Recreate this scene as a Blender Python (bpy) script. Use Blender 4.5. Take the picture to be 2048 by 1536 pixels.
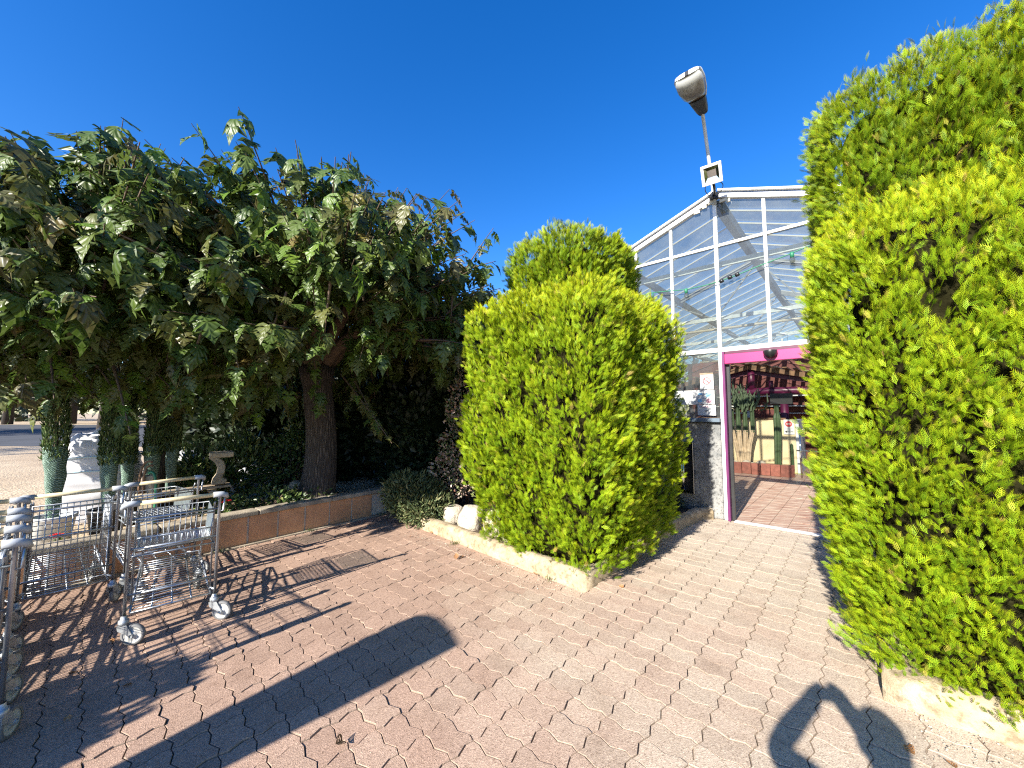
import bpy, math, random
import numpy as np
from mathutils import Vector, Matrix, noise as mnoise
random.seed(7); rng = np.random.default_rng(7)
for o in list(bpy.data.objects): bpy.data.objects.remove(o)
SC = bpy.context.scene; COL = SC.collection
R = math.radians
# ------------------------------------------------------------------ camera, sky, sun, exposure
cam = bpy.data.cameras.new('camera'); co = bpy.data.objects.new('camera', cam); COL.objects.link(co)
CAM = Vector((0, 0, 1.65)); co.location = CAM; co.rotation_euler = (R(94.2), 0, 0)
cam.sensor_width = 36; cam.lens = 769 / 2048 * 36; cam.clip_start = 0.03; cam.clip_end = 2000
SC.camera = co
SUN_DIR = Vector((-.801, -1.056, .727)).normalized()          # towards the sun: behind the photographer, to the left
SUN_EL = math.asin(SUN_DIR.z); SUN_AZ = math.atan2(SUN_DIR.x, SUN_DIR.y)
wd = bpy.data.worlds.new('World'); SC.world = wd; wd.use_nodes = True
wn = wd.node_tree.nodes; wl = wd.node_tree.links
bg = wn['Background']; sky = wn.new('ShaderNodeTexSky'); sky.sky_type = 'NISHITA'; sky.sun_disc = False
sky.sun_elevation = SUN_EL; sky.sun_rotation = SUN_AZ % (2 * math.pi)
sky.air_density = 1.0; sky.dust_density = 0.3; sky.ozone_density = 3.0; sky.altitude = 300
hs = wn.new('ShaderNodeHueSaturation'); hs.inputs['Saturation'].default_value = 1.36; hs.inputs['Hue'].default_value = 0.512
wl.new(sky.outputs[0], hs.inputs['Color']); wl.new(hs.outputs[0], bg.inputs[0]); bg.inputs[1].default_value = 0.105
sl = bpy.data.lights.new('sun', 'SUN'); sl.energy = 5.0; sl.angle = R(0.53); sl.color = (1, .94, .84)
so = bpy.data.objects.new('sun', sl); COL.objects.link(so); so.rotation_euler = SUN_DIR.to_track_quat('Z', 'Y').to_euler()
SC.view_settings.view_transform = 'Standard'; SC.view_settings.look = 'None'; SC.view_settings.exposure = 1.45; SC.view_settings.gamma = 1
try: SC.view_settings.use_curve_mapping = False
except Exception: pass
SC.render.engine = 'CYCLES'
SC.cycles.max_bounces = 10; SC.cycles.transparent_max_bounces = 40; SC.cycles.diffuse_bounces = 3; SC.cycles.glossy_bounces = 3
SC.cycles.sample_clamp_indirect = 6; SC.cycles.filter_width = 1.2; SC.cycles.use_denoising = False; SC.cycles.use_adaptive_sampling = False

# ------------------------------------------------------------------ materials
def new_mat(name):
    m = bpy.data.materials.new(name); m.use_nodes = True
    nt = m.node_tree; return m, nt.nodes, nt.links, nt.nodes['Principled BSDF']
def ramp(n, stops):
    r = n.new('ShaderNodeValToRGB'); e = r.color_ramp.elements
    while len(e) < len(stops): e.new(.5)
    for i, (p, c) in enumerate(stops): e[i].position = p; e[i].color = (*c, 1)
    return r
def noise_n(n, l, scale, detail=6, rough=.6, vec=None):
    t = n.new('ShaderNodeTexNoise'); t.inputs['Scale'].default_value = scale; t.inputs['Detail'].default_value = detail; t.inputs['Roughness'].default_value = rough
    if vec is not None: l.new(vec, t.inputs['Vector'])
    return t
def mixc(n, l, a, b, f, mode='MIX'):
    m = n.new('ShaderNodeMix'); m.data_type = 'RGBA'; m.blend_type = mode
    for sock, v in ((m.inputs[0], f), (m.inputs[6], a), (m.inputs[7], b)):
        if hasattr(v, 'links'): l.new(v, sock)
        elif isinstance(v, (int, float)): sock.default_value = v
        else: sock.default_value = (*v, 1)
    return m.outputs[2]
def mathn(n, l, op, a, b=0., c=None):
    m = n.new('ShaderNodeMath'); m.operation = op
    for i, v in enumerate((a, b) if c is None else (a, b, c)):
        if hasattr(v, 'links'): l.new(v, m.inputs[i])
        else: m.inputs[i].default_value = v
    return m.outputs[0]
def bumpn(n, l, h, p, strength=.3, dist=.01):
    b = n.new('ShaderNodeBump'); b.inputs['Strength'].default_value = strength; b.inputs['Distance'].default_value = dist
    l.new(h, b.inputs['Height']); l.new(b.outputs[0], p.inputs['Normal']); return b
def mat(name, col, rough=.6, metal=0., var=.25, scale=6., bump=.15, fine=60., dist=.006, obj_var=0., spec=.5):
    m, n, l, p = new_mat(name)
    geo = n.new('ShaderNodeNewGeometry'); pos = geo.outputs['Position']
    a = noise_n(n, l, scale, 5, .6, pos); b = noise_n(n, l, fine, 3, .6, pos)
    lo = tuple(c * (1 - var) for c in col); hi = tuple(min(1, c * (1 + var)) for c in col)
    r = ramp(n, [(.3, lo), (.7, hi)]); l.new(a.outputs[0], r.inputs[0])
    c = mixc(n, l, r.outputs[0], (.5, .5, .5), b.outputs[0], 'OVERLAY') if False else r.outputs[0]
    if obj_var:
        oi = n.new('ShaderNodeObjectInfo'); v = mathn(n, l, 'MULTIPLY_ADD', oi.outputs['Random'], 2 * obj_var, 1 - obj_var)
        cm = n.new('ShaderNodeVectorMath'); cm.operation = 'SCALE'; l.new(c, cm.inputs[0]); l.new(v, cm.inputs['Scale']); c = cm.outputs[0]
    l.new(c, p.inputs['Base Color'])
    p.inputs['Roughness'].default_value = rough; p.inputs['Metallic'].default_value = metal; p.inputs['Specular IOR Level'].default_value = spec
    if bump: bumpn(n, l, b.outputs[0], p, bump, dist)
    return m
M = {}
M['galv'] = mat('galvanised_steel', (.40, .425, .45), .38, .85, .2, 8, .05)
M['zinc_dull'] = mat('dull_zinc', (.42, .44, .45), .5, .6, .3, 14, .1)
M['cream_plastic'] = mat('cream_handle_plastic', (.66, .55, .33), .42, 0, .1, 10, .03)
M['grey_plastic'] = mat('grey_plastic', (.36, .38, .40), .45, 0, .12, 10, .03)
M['rubber'] = mat('grey_rubber', (.16, .16, .16), .7, 0, .2, 30, .1)
M['wheel_hub'] = mat('wheel_hub_plastic', (.5, .49, .45), .5, 0, .15, 20, .05)
def m_plate():
    m, n, l, p = new_mat('clear_plastic_plate'); tr = n.new('ShaderNodeBsdfTransparent'); tr.inputs[0].default_value = (.9, .93, .93, 1); mx = n.new('ShaderNodeMixShader'); mx.inputs[0].default_value = .16
    p.inputs['Base Color'].default_value = (.4, .45, .46, 1); p.inputs['Roughness'].default_value = .2; l.new(tr.outputs[0], mx.inputs[1]); l.new(p.outputs[0], mx.inputs[2]); l.new(mx.outputs[0], n['Material Output'].inputs[0]); return m
M['side_plate'] = m_plate()
M['white_alu'] = mat('white_aluminium', (.66, .66, .65), .4, 0, .06, 5, .03)
M['grey_bar'] = mat('greyish_aluminium_bar', (.48, .50, .50), .45, 0, .1, 5, .03)
M['galv_beam'] = mat('spangled_galvanised_beam', (.50, .56, .58), .5, .1, .25, 18, .05)
M['dark_beam'] = mat('weathered_dark_steel', (.16, .18, .20), .55, .3, .25, 6, .08)
M['cream_pipe'] = mat('cream_pipe', (.55, .51, .40), .5, 0, .12, 5, .04)
M['pink'] = mat('pink_lacquer', (.38, .028, .14), .35, 0, .08, 4, .02)
M['magenta'] = mat('magenta_paint', (.075, .007, .034), .4, 0, .15, 4, .03)
M['shaded_pink'] = mat('shaded_pink_lacquer', (.13, .025, .10), .35, 0, .12, 4, .02)  # jamb's pink darkened towards purple to imitate shade
M['ledge'] = mat('slate_ledge', (.10, .14, .18), .5, 0, .2, 6, .1)
M['cream_wall'] = mat('cream_render', (.62, .52, .32), .8, 0, .08, 1.5, .1)
M['brick_red'] = mat('red_brick', (.25, .085, .06), .75, 0, .3, 12, .3, obj_var=.2)
M['sandy_soil'] = mat('sandy_soil', (.42, .32, .19), .95, 0, .3, 9, .6, 40, .02)
M['soil'] = mat('dark_soil', (.07, .05, .035), .95, 0, .45, 7, .8, 30, .03)
M['cactus_green'] = mat('cactus_green', (.045, .075, .03), .55, 0, .3, 7, .2)
M['cactus_bark'] = mat('cactus_corky_base', (.42, .32, .21), .8, 0, .3, 9, .4)
M['wood'] = mat('rough_timber', (.17, .095, .05), .75, 0, .4, 5, .3)
M['grey_wood'] = mat('bleached_timber', (.30, .235, .16), .8, 0, .3, 6, .3)
M['black'] = mat('black_plastic', (.016, .017, .018), .35, 0, .2, 8, .02)
M['dark_metal'] = mat('dark_metal', (.035, .036, .036), .4, .3, .2, 10, .1)
M['chrome'] = mat('chrome', (.62, .62, .60), .12, 1, .08, 8, 0)
M['sign_white'] = mat('sign_white', (.58, .59, .58), .45, 0, .03, 4, 0)
M['sign_blue'] = mat('sign_blue_print', (.22, .45, .68), .5, 0, .05, 4, 0)
M['sign_pink'] = mat('sign_pink_print', (.62, .32, .38), .5, 0, .05, 4, 0)
M['sign_red'] = mat('sign_red_print', (.52, .04, .05), .5, 0, .05, 4, 0)
M['sign_grey'] = mat('sign_grey_print', (.38, .38, .40), .5, 0, .05, 4, 0)
M['sign_black'] = mat('sign_black_print', (.03, .03, .035), .5, 0, .05, 4, 0)
M['green_cable'] = mat('green_cable', (.02, .16, .08), .5, 0, .1, 6, 0)
M['lamp_grey'] = mat('weathered_lamp_grey', (.44, .45, .43), .5, .1, .15, 9, .1)
M['orange'] = mat('orange_glaze', (.55, .16, .04), .5, 0, .2, 9, .1)
M['plank_red'] = mat('dark_red_board', (.12, .025, .02), .6, 0, .3, 6, .1)
M['grey_shelf'] = mat('pale_shelf', (.55, .57, .58), .5, 0, .1, 4, 0)
M['stone'] = mat('pale_rock', (.44, .38, .29), .9, 0, .28, 7, .9, 22, .03)
M['old_stone'] = mat('aged_stone', (.33, .27, .185), .9, 0, .35, 9, .7, 45, .012)
M['pot_white'] = mat('greyish_white_pot', (.60, .61, .60), .5, 0, .1, 8, .05)
M['pot_black'] = mat('black_plastic_pot', (.02, .02, .023), .45, 0, .2, 8, .05)
M['flower_red'] = mat('red_petal', (.62, .015, .02), .5, 0, .2, 40, 0)
M['sack_white'] = mat('white_woven_sack', (.52, .52, .54), .6, 0, .06, 5, .25, 120, .004)
M['sack_blue'] = mat('blue_strap', (.35, .50, .58), .6, 0, .1, 8, .1)
M['dry_leaf'] = mat('dry_leaf', (.30, .14, .05), .7, 0, .45, 18, .2, obj_var=.4)
M['terracotta'] = mat('terracotta_tile', (.54, .28, .14), .62, 0, .2, 5, .18, 70, .005, obj_var=.12)
M['grout'] = mat('pale_grout', (.50, .43, .34), .9, 0, .15, 9, .3)
M['coping'] = mat('stained_concrete_coping', (.30, .255, .19), .9, 0, .35, 8, .6, 60, .01)
M['asphalt'] = mat('asphalt', (.055, .057, .062), .9, 0, .25, 1.2, .3, 80, .01)
M['jute'] = mat('dark_cloth', (.035, .037, .045), .85, 0, .2, 6, .2)
M['skin'] = mat('skin', (.50, .30, .21), .55, 0, .08, 12, .05)
M['hair'] = mat('dark_hair', (.03, .02, .013), .6, 0, .3, 40, .3)
M['banner'] = mat('dark_green_banner', (.03, .09, .04), .8, 0, .1, 4, .05)

def m_kerb():
    m, n, l, p = new_mat('weathered_kerb_concrete'); pos = n.new('ShaderNodeNewGeometry').outputs['Position']
    a = noise_n(n, l, 5, 6, .65, pos); b = noise_n(n, l, 90, 4, .7, pos); c = noise_n(n, l, 16, 5, .7, pos)
    r = ramp(n, [(.28, (.24, .185, .105)), (.5, (.38, .30, .19)), (.72, (.47, .39, .27))]); l.new(a.outputs[0], r.inputs[0])
    r2 = ramp(n, [(.36, (.22, .18, .11)), (.5, (1, 1, 1))]); l.new(c.outputs[0], r2.inputs[0])
    c1 = mixc(n, l, r.outputs[0], r2.outputs[0], .55, 'MULTIPLY')
    l.new(c1, p.inputs['Base Color']); p.inputs['Roughness'].default_value = .92
    h = mathn(n, l, 'ADD', b.outputs[0], c.outputs[0]); bumpn(n, l, h, p, .6, .012); return m
M['kerb'] = m_kerb()
def m_dado():
    m, n, l, p = new_mat('stained_grey_concrete'); pos = n.new('ShaderNodeNewGeometry').outputs['Position']
    a = noise_n(n, l, 2.2, 7, .7, pos); b = noise_n(n, l, 70, 4, .75, pos); c = noise_n(n, l, 28, 4, .8, pos)
    r = ramp(n, [(.3, (.10, .11, .115)), (.52, (.25, .25, .24)), (.7, (.34, .33, .30))]); l.new(a.outputs[0], r.inputs[0])
    r2 = ramp(n, [(.38, (.25, .25, .25)), (.47, (1, 1, 1))]); l.new(c.outputs[0], r2.inputs[0])
    l.new(mixc(n, l, r.outputs[0], r2.outputs[0], .8, 'MULTIPLY'), p.inputs['Base Color']); p.inputs['Roughness'].default_value = .95
    bumpn(n, l, b.outputs[0], p, .7, .01); return m
M['dado'] = m_dado()
def m_paver():
    m, n, l, p = new_mat('red_concrete_paver'); pos = n.new('ShaderNodeNewGeometry').outputs['Position']
    oi = n.new('ShaderNodeObjectInfo').outputs['Random']; at = n.new('ShaderNodeAttribute'); at.attribute_name = 'rnd'
    rnd = mathn(n, l, 'FRACT', mathn(n, l, 'ADD', oi, at.outputs['Fac']))
    sep = n.new('ShaderNodeSeparateXYZ'); l.new(pos, sep.inputs[0])
    big = noise_n(n, l, .55, 4, .55, pos); mid = noise_n(n, l, 3.2, 5, .65, pos)
    # pink towards the beds and the wall, bleached sand on the worn walking line
    worn = mathn(n, l, 'MULTIPLY_ADD', sep.outputs[0], .26, .28)
    f = mathn(n, l, 'ADD', worn, mathn(n, l, 'MULTIPLY_ADD', big.outputs[0], 1.2, -.60)); f = mathn(n, l, 'ADD', f, mathn(n, l, 'MULTIPLY_ADD', rnd, .24, -.12))
    rc = ramp(n, [(.05, (.355, .24, .18)), (.35, (.405, .297, .226)), (.62, (.435, .345, .265)), (.95, (.445, .375, .297))]); l.new(f, rc.inputs[0])
    hue = mathn(n, l, 'MULTIPLY_ADD', mathn(n, l, 'FRACT', mathn(n, l, 'MULTIPLY', rnd, 7.31)), .15, .925)
    sc = n.new('ShaderNodeVectorMath'); sc.operation = 'SCALE'; l.new(rc.outputs[0], sc.inputs[0]); l.new(hue, sc.inputs['Scale'])
    vor = n.new('ShaderNodeTexVoronoi'); vor.inputs['Scale'].default_value = 190; l.new(pos, vor.inputs['Vector'])
    sp = n.new('ShaderNodeSeparateColor'); l.new(vor.outputs['Color'], sp.inputs[0])
    grain = ramp(n, [(0, (.42, .37, .33)), (.18, (.85, .83, .80)), (.6, (1.0, 1.0, 1.0)), (.85, (1.12, 1.12, 1.1)), (1, (1.55, 1.55, 1.5))]); l.new(sp.outputs[0], grain.inputs[0])
    c = mixc(n, l, sc.outputs[0], grain.outputs[0], .75, 'MULTIPLY')
    stain = ramp(n, [(.30, (.58, .52, .48)), (.50, (1, 1, 1))]); l.new(mid.outputs[0], stain.inputs[0])
    c = mixc(n, l, c, stain.outputs[0], .42, 'MULTIPLY')
    ed = n.new('ShaderNodeAttribute'); ed.attribute_name = 'edge'; c = mixc(n, l, c, (.25, .19, .14), mathn(n, l, 'MULTIPLY', ed.outputs['Fac'], .75))
    fine = noise_n(n, l, 260, 3, .7, pos)
    l.new(c, p.inputs['Base Color']); p.inputs['Roughness'].default_value = .88; p.inputs['Specular IOR Level'].default_value = .3
    h = mathn(n, l, 'ADD', mathn(n, l, 'MULTIPLY', vor.outputs['Distance'], .8), fine.outputs[0]); bumpn(n, l, h, p, .5, .004); return m
M['paver'] = m_paver()
M['joint_sand'] = mat('joint_sand', (.25, .195, .145), .95, 0, .35, 6, .6, 120, .006)
def m_floor_tile():
    m, n, l, p = new_mat('worn_terracotta_floor_tile'); pos = n.new('ShaderNodeNewGeometry').outputs['Position']
    mp = n.new('ShaderNodeMapping'); mp.inputs['Rotation'].default_value = (0, 0, R(42)); mp.inputs['Scale'].default_value = (3.2, 26, 3); l.new(pos, mp.inputs[0])
    a = noise_n(n, l, 1, 6, .65, mp.outputs[0])
    r = ramp(n, [(.30, (.20, .085, .06)), (.46, (.36, .22, .16)), (.60, (.50, .40, .31))]); l.new(a.outputs[0], r.inputs[0])
    l.new(r.outputs[0], p.inputs['Base Color']); p.inputs['Roughness'].default_value = .5; bumpn(n, l, a.outputs[0], p, .15, .004); return m
M['floor_tile'] = m_floor_tile()
def m_gravel():
    m, n, l, p = new_mat('sandy_gravel'); pos = n.new('ShaderNodeNewGeometry').outputs['Position']
    a = noise_n(n, l, .5, 6, .6, pos); v = n.new('ShaderNodeTexVoronoi'); v.inputs['Scale'].default_value = 34; l.new(pos, v.inputs['Vector'])
    r = ramp(n, [(.32, (.33, .24, .15)), (.68, (.50, .40, .27))]); l.new(a.outputs[0], r.inputs[0])
    s = n.new('ShaderNodeSeparateColor'); l.new(v.outputs['Color'], s.inputs[0]); g = ramp(n, [(0, (.5, .46, .42)), (.4, (1, 1, 1)), (1, (1.25, 1.2, 1.15))]); l.new(s.outputs[0], g.inputs[0])
    l.new(mixc(n, l, r.outputs[0], g.outputs[0], .7, 'MULTIPLY'), p.inputs['Base Color']); p.inputs['Roughness'].default_value = .95
    bumpn(n, l, v.outputs['Distance'], p, .6, .02); return m
M['gravel'] = m_gravel()
def m_glass():
    m, n, l, p = new_mat('dusty_glass'); out = n['Material Output']; pos = n.new('ShaderNodeNewGeometry').outputs['Position']
    tr = n.new('ShaderNodeBsdfTransparent'); tr.inputs[0].default_value = (.70, .71, .65, 1)
    df = n.new('ShaderNodeBsdfDiffuse'); df.inputs[0].default_value = (.30, .33, .33, 1); tl = n.new('ShaderNodeBsdfTranslucent'); tl.inputs[0].default_value = (.30, .33, .33, 1)
    gl = n.new('ShaderNodeBsdfGlossy'); gl.inputs['Roughness'].default_value = .04
    dm = n.new('ShaderNodeMixShader'); dm.inputs[0].default_value = .5; l.new(df.outputs[0], dm.inputs[1]); l.new(tl.outputs[0], dm.inputs[2])
    a = noise_n(n, l, 3.5, 6, .7, pos); rr = ramp(n, [(.3, (.16, .16, .16)), (.75, (.42, .42, .42))]); l.new(a.outputs[0], rr.inputs[0])
    m1 = n.new('ShaderNodeMixShader'); l.new(rr.outputs[0], m1.inputs[0]); l.new(tr.outputs[0], m1.inputs[1]); l.new(dm.outputs[0], m1.inputs[2])
    lw = n.new('ShaderNodeLayerWeight'); lw.inputs[0].default_value = .5; fr = mathn(n, l, 'MULTIPLY_ADD', mathn(n, l, 'POWER', lw.outputs['Facing'], 5.), .9, .05); m2 = n.new('ShaderNodeMixShader')
    l.new(fr, m2.inputs[0]); l.new(m1.outputs[0], m2.inputs[1]); l.new(gl.outputs[0], m2.inputs[2]); l.new(m2.outputs[0], out.inputs[0]); return m
M['glass'] = m_glass()
def m_net():
    m, n, l, p = new_mat('pale_green_netting'); out = n['Material Output']; uv = n.new('ShaderNodeTexCoord').outputs['Object']
    w = n.new('ShaderNodeTexWave'); w.inputs['Scale'].default_value = 22; w.inputs['Distortion'].default_value = 9; w.inputs['Detail'].default_value = 4
    mp = n.new('ShaderNodeMapping'); mp.inputs['Rotation'].default_value = (.5, .7, .3); l.new(uv, mp.inputs[0]); l.new(mp.outputs[0], w.inputs[0])
    r = ramp(n, [(.25, (.03, .075, .04)), (.75, (.20, .29, .24))]); l.new(w.outputs[0], r.inputs[0]); l.new(r.outputs[0], p.inputs['Base Color'])
    p.inputs['Roughness'].default_value = .5; bumpn(n, l, w.outputs[0], p, .6, .01); return m
M['net'] = m_net()
def leaf_mat(name, stops, rough=.45, trans=.35, tipcol=None, veins=False, spec=.5, tamt=1.0):
    m, n, l, p = new_mat(name); out = n['Material Output']
    oi = n.new('ShaderNodeObjectInfo').outputs['Random']; at = n.new('ShaderNodeAttribute'); at.attribute_name = 'rnd'
    rnd = mathn(n, l, 'FRACT', mathn(n, l, 'ADD', oi, at.outputs['Fac']))
    r = ramp(n, stops); l.new(rnd, r.inputs[0]); c = r.outputs[0]
    if tipcol:
        tp = n.new('ShaderNodeAttribute'); tp.attribute_name = 'tip'; c = mixc(n, l, c, tipcol, mathn(n, l, 'MULTIPLY', tp.outputs['Fac'], tamt))
    if veins:
        uv = n.new('ShaderNodeUVMap'); s = n.new('ShaderNodeSeparateXYZ'); l.new(uv.outputs[0], s.inputs[0])
        ax = mathn(n, l, 'ABSOLUTE', s.outputs[0]); q = mathn(n, l, 'MULTIPLY_ADD', ax, -1.15, s.outputs[1])
        wv = mathn(n, l, 'SINE', mathn(n, l, 'MULTIPLY', q, 27.)); wv2 = mathn(n, l, 'SMOOTH_MIN', mathn(n, l, 'MULTIPLY', ax, 14.), 1., .3)
        hgt = mathn(n, l, 'MULTIPLY', mathn(n, l, 'ADD', wv, 1.), wv2)
        vv = mathn(n, l, 'POWER', mathn(n, l, 'MULTIPLY_ADD', wv, -.5, .5), 6.)
        c = mixc(n, l, c, (.16, .20, .07), mathn(n, l, 'MULTIPLY', vv, .4))
        bumpn(n, l, hgt, p, .35, .008)
    l.new(c, p.inputs['Base Color']); p.inputs['Roughness'].default_value = rough; p.inputs['Specular IOR Level'].default_value = spec
    tl = n.new('ShaderNodeBsdfTranslucent'); l.new(c, tl.inputs[0]); mx = n.new('ShaderNodeMixShader'); mx.inputs[0].default_value = trans
    l.new(p.outputs[0], mx.inputs[1]); l.new(tl.outputs[0], mx.inputs[2]); l.new(mx.outputs[0], out.inputs[0]); return m
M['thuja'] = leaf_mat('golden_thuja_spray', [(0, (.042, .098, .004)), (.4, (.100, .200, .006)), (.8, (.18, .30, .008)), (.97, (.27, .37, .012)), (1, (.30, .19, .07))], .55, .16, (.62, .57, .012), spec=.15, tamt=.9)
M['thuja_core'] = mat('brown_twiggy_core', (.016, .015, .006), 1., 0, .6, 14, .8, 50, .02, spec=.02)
M['dark_core'] = mat('inner_shade_core', (.012, .018, .007), 1., 0, .6, 18, .8, 50, .03, spec=.02)  # near-black fill, imitates deep shade inside the shrubs
M['mulberry'] = leaf_mat('mulberry_leaf', [(0, (.046, .085, .013)), (.45, (.085, .135, .022)), (.68, (.115, .118, .030)), (.80, (.095, .080, .030)), (.88, (.09, .15, .02)), (.94, (.12, .22, .02)), (1, (.15, .09, .03))], .41, .34, veins=True, spec=.42)
M['young'] = leaf_mat('young_leaf', [(0, (.10, .20, .02)), (1, (.20, .32, .03))], .38, .4, veins=True)
M['shade_dark_leaf'] = leaf_mat('shade_dark_evergreen_leaf', [(0, (.010, .020, .008)), (.7, (.022, .038, .012)), (1, (.05, .07, .025))], .5, .15)  # leaf tone kept very dark, stands in for shade under the crowns
M['pine'] = leaf_mat('dark_pine_needle', [(0, (.012, .022, .009)), (.8, (.03, .045, .015)), (1, (.06, .07, .03))], .6, .1)
M['olive'] = leaf_mat('silvery_leaf', [(0, (.10, .13, .10)), (1, (.22, .27, .22))], .5, .2)
M['cypress'] = leaf_mat('cypress_spray', [(0, (.035, .07, .02)), (.6, (.075, .135, .03)), (1, (.18, .20, .06))], .6, .2)
M['nandina'] = leaf_mat('variegated_leaf', [(0, (.09, .13, .04)), (.35, (.20, .24, .10)), (.6, (.42, .24, .18)), (.8, (.56, .48, .40)), (1, (.32, .14, .10))], .5, .25)
M['juniper'] = leaf_mat('juniper_spray', [(0, (.045, .075, .025)), (.6, (.10, .13, .045)), (1, (.22, .21, .09))], .65, .15)
M['shrub'] = leaf_mat('green_shrub_leaf', [(0, (.03, .06, .015)), (.6, (.07, .12, .03)), (.9, (.16, .22, .06)), (1, (.25, .22, .08))], .38, .25)
def m_bark():
    m, n, l, p = new_mat('fissured_grey_bark'); tc = n.new('ShaderNodeTexCoord').outputs['Object']
    mp = n.new('ShaderNodeMapping'); mp.inputs['Scale'].default_value = (40, 40, 4.2); l.new(tc, mp.inputs[0])
    a = noise_n(n, l, 1, 4, .6, mp.outputs[0]); v = n.new('ShaderNodeTexVoronoi'); v.feature = 'DISTANCE_TO_EDGE'; v.inputs['Scale'].default_value = .9
    ad = mixc(n, l, mp.outputs[0], a.outputs['Color'], .35, 'ADD'); l.new(ad, v.inputs['Vector'])
    r = ramp(n, [(0, (.04, .032, .026)), (.25, (.13, .105, .085)), (.7, (.21, .175, .14))]); l.new(v.outputs[0], r.inputs[0])
    l.new(mixc(n, l, r.outputs[0], a.outputs[0], .35, 'MULTIPLY'), p.inputs['Base Color']); p.inputs['Roughness'].default_value = .95
    bumpn(n, l, v.outputs[0], p, 1.0, .05); return m
M['bark'] = m_bark()
M['dark_trunk'] = mat('dark_pine_bark', (.032, .025, .02), .95, 0, .35, 3, .6, 20, .03)
M['branch'] = mat('brown_bark', (.11, .075, .05), .9, 0, .35, 12, .6, 40, .01)

# ------------------------------------------------------------------ mesh building
class MB:
    def __init__(s): s.v = []; s.f = []; s.sm = []
    def add(s, vs, fs, smooth=False):
        b = len(s.v); s.v += [tuple(v) for v in vs]; s.f += [tuple(i + b for i in f) for f in fs]; s.sm += [smooth] * len(fs); return s
    def box(s, c, d, rz=0., axes=None):
        c = Vector(c)
        if axes is None: ax = [Vector((math.cos(rz), math.sin(rz), 0)), Vector((-math.sin(rz), math.cos(rz), 0)), Vector((0, 0, 1))]
        else: ax = axes
        h = [ax[i] * (d[i] / 2) for i in range(3)]
        vs = [c + h[0] * x + h[1] * y + h[2] * z for z in (-1, 1) for y in (-1, 1) for x in (-1, 1)]
        return s.add(vs, [(0, 2, 3, 1), (4, 5, 7, 6), (0, 1, 5, 4), (2, 6, 7, 3), (0, 4, 6, 2), (1, 3, 7, 5)])
    def bar(s, a, b, w, h, up=(0, 0, 1)):
        a = Vector(a); b = Vector(b); x = (b - a); L = x.length; x.normalize(); up = Vector(up); y = up.cross(x)
        if y.length < 1e-4: y = Vector((1, 0, 0)).cross(x)
        y.normalize(); z = x.cross(y); return s.box((a + b) / 2, (L, w, h), axes=[x, y, z])
    def tube(s, pts, r, n=8, caps=True):
        pts = [Vector(p) for p in pts]; N = len(pts); rs = r if hasattr(r, '__len__') else [r] * N
        t0 = (pts[1] - pts[0]).normalized(); ref = Vector((0, 0, 1)) if abs(t0.z) < .9 else Vector((1, 0, 0)); nx = t0.cross(ref).normalized(); vs = []
        for i, p in enumerate(pts):
            t = ((pts[min(i + 1, N - 1)] - pts[max(i - 1, 0)])).normalized(); nx = (nx - t * nx.dot(t)).normalized(); ny = t.cross(nx)
            for k in range(n): a = 2 * math.pi * k / n; vs.append(p + (nx * math.cos(a) + ny * math.sin(a)) * rs[i])
        fs = [(i * n + k, i * n + (k + 1) % n, (i + 1) * n + (k + 1) % n, (i + 1) * n + k) for i in range(N - 1) for k in range(n)]
        s.add(vs, fs, True)
        if caps:
            b = len(s.v) - N * n; s.f += [tuple(b + k for k in reversed(range(n))), tuple(b + (N - 1) * n + k for k in range(n))]; s.sm += [False, False]
        return s
    def lathe(s, prof, n=20, c=(0, 0, 0), axis=None):
        c = Vector(c); z = Vector(axis or (0, 0, 1)).normalized(); x = z.orthogonal().normalized(); y = z.cross(x); vs = []
        for r, h in prof:
            for k in range(n): a = 2 * math.pi * k / n; vs.append(c + z * h + (x * math.cos(a) + y * math.sin(a)) * r)
        m = len(prof)
        return s.add(vs, [(i * n + k, i * n + (k + 1) % n, (i + 1) * n + (k + 1) % n, (i + 1) * n + k) for i in range(m - 1) for k in range(n)], True)
    def prism(s, poly, o, ex, ey, ez, depth):
        o = Vector(o); ex = Vector(ex); ey = Vector(ey); ez = Vector(ez); n = len(poly)
        vs = [o + ex * a + ey * b for a, b in poly] + [o + ex * a + ey * b + ez * depth for a, b in poly]
        return s.add(vs, [tuple(reversed(range(n))), tuple(range(n, 2 * n))] + [(i, (i + 1) % n, n + (i + 1) % n, n + i) for i in range(n)])
    def mesh(s, name, m):
        me = bpy.data.meshes.new(name); me.from_pydata(s.v, [], s.f); me.materials.append(m)
        me.polygons.foreach_set('use_smooth', s.sm); me.update(); return me
    def build(s, name, m, parent=None, bevel=0.): 
        o = bpy.data.objects.new(name, s.mesh(name, m)); COL.objects.link(o)
        if parent: o.parent = parent
        if bevel: b = o.modifiers.new('bevel', 'BEVEL'); b.width = bevel; b.segments = 2; b.limit_method = 'ANGLE'
        return o
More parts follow.
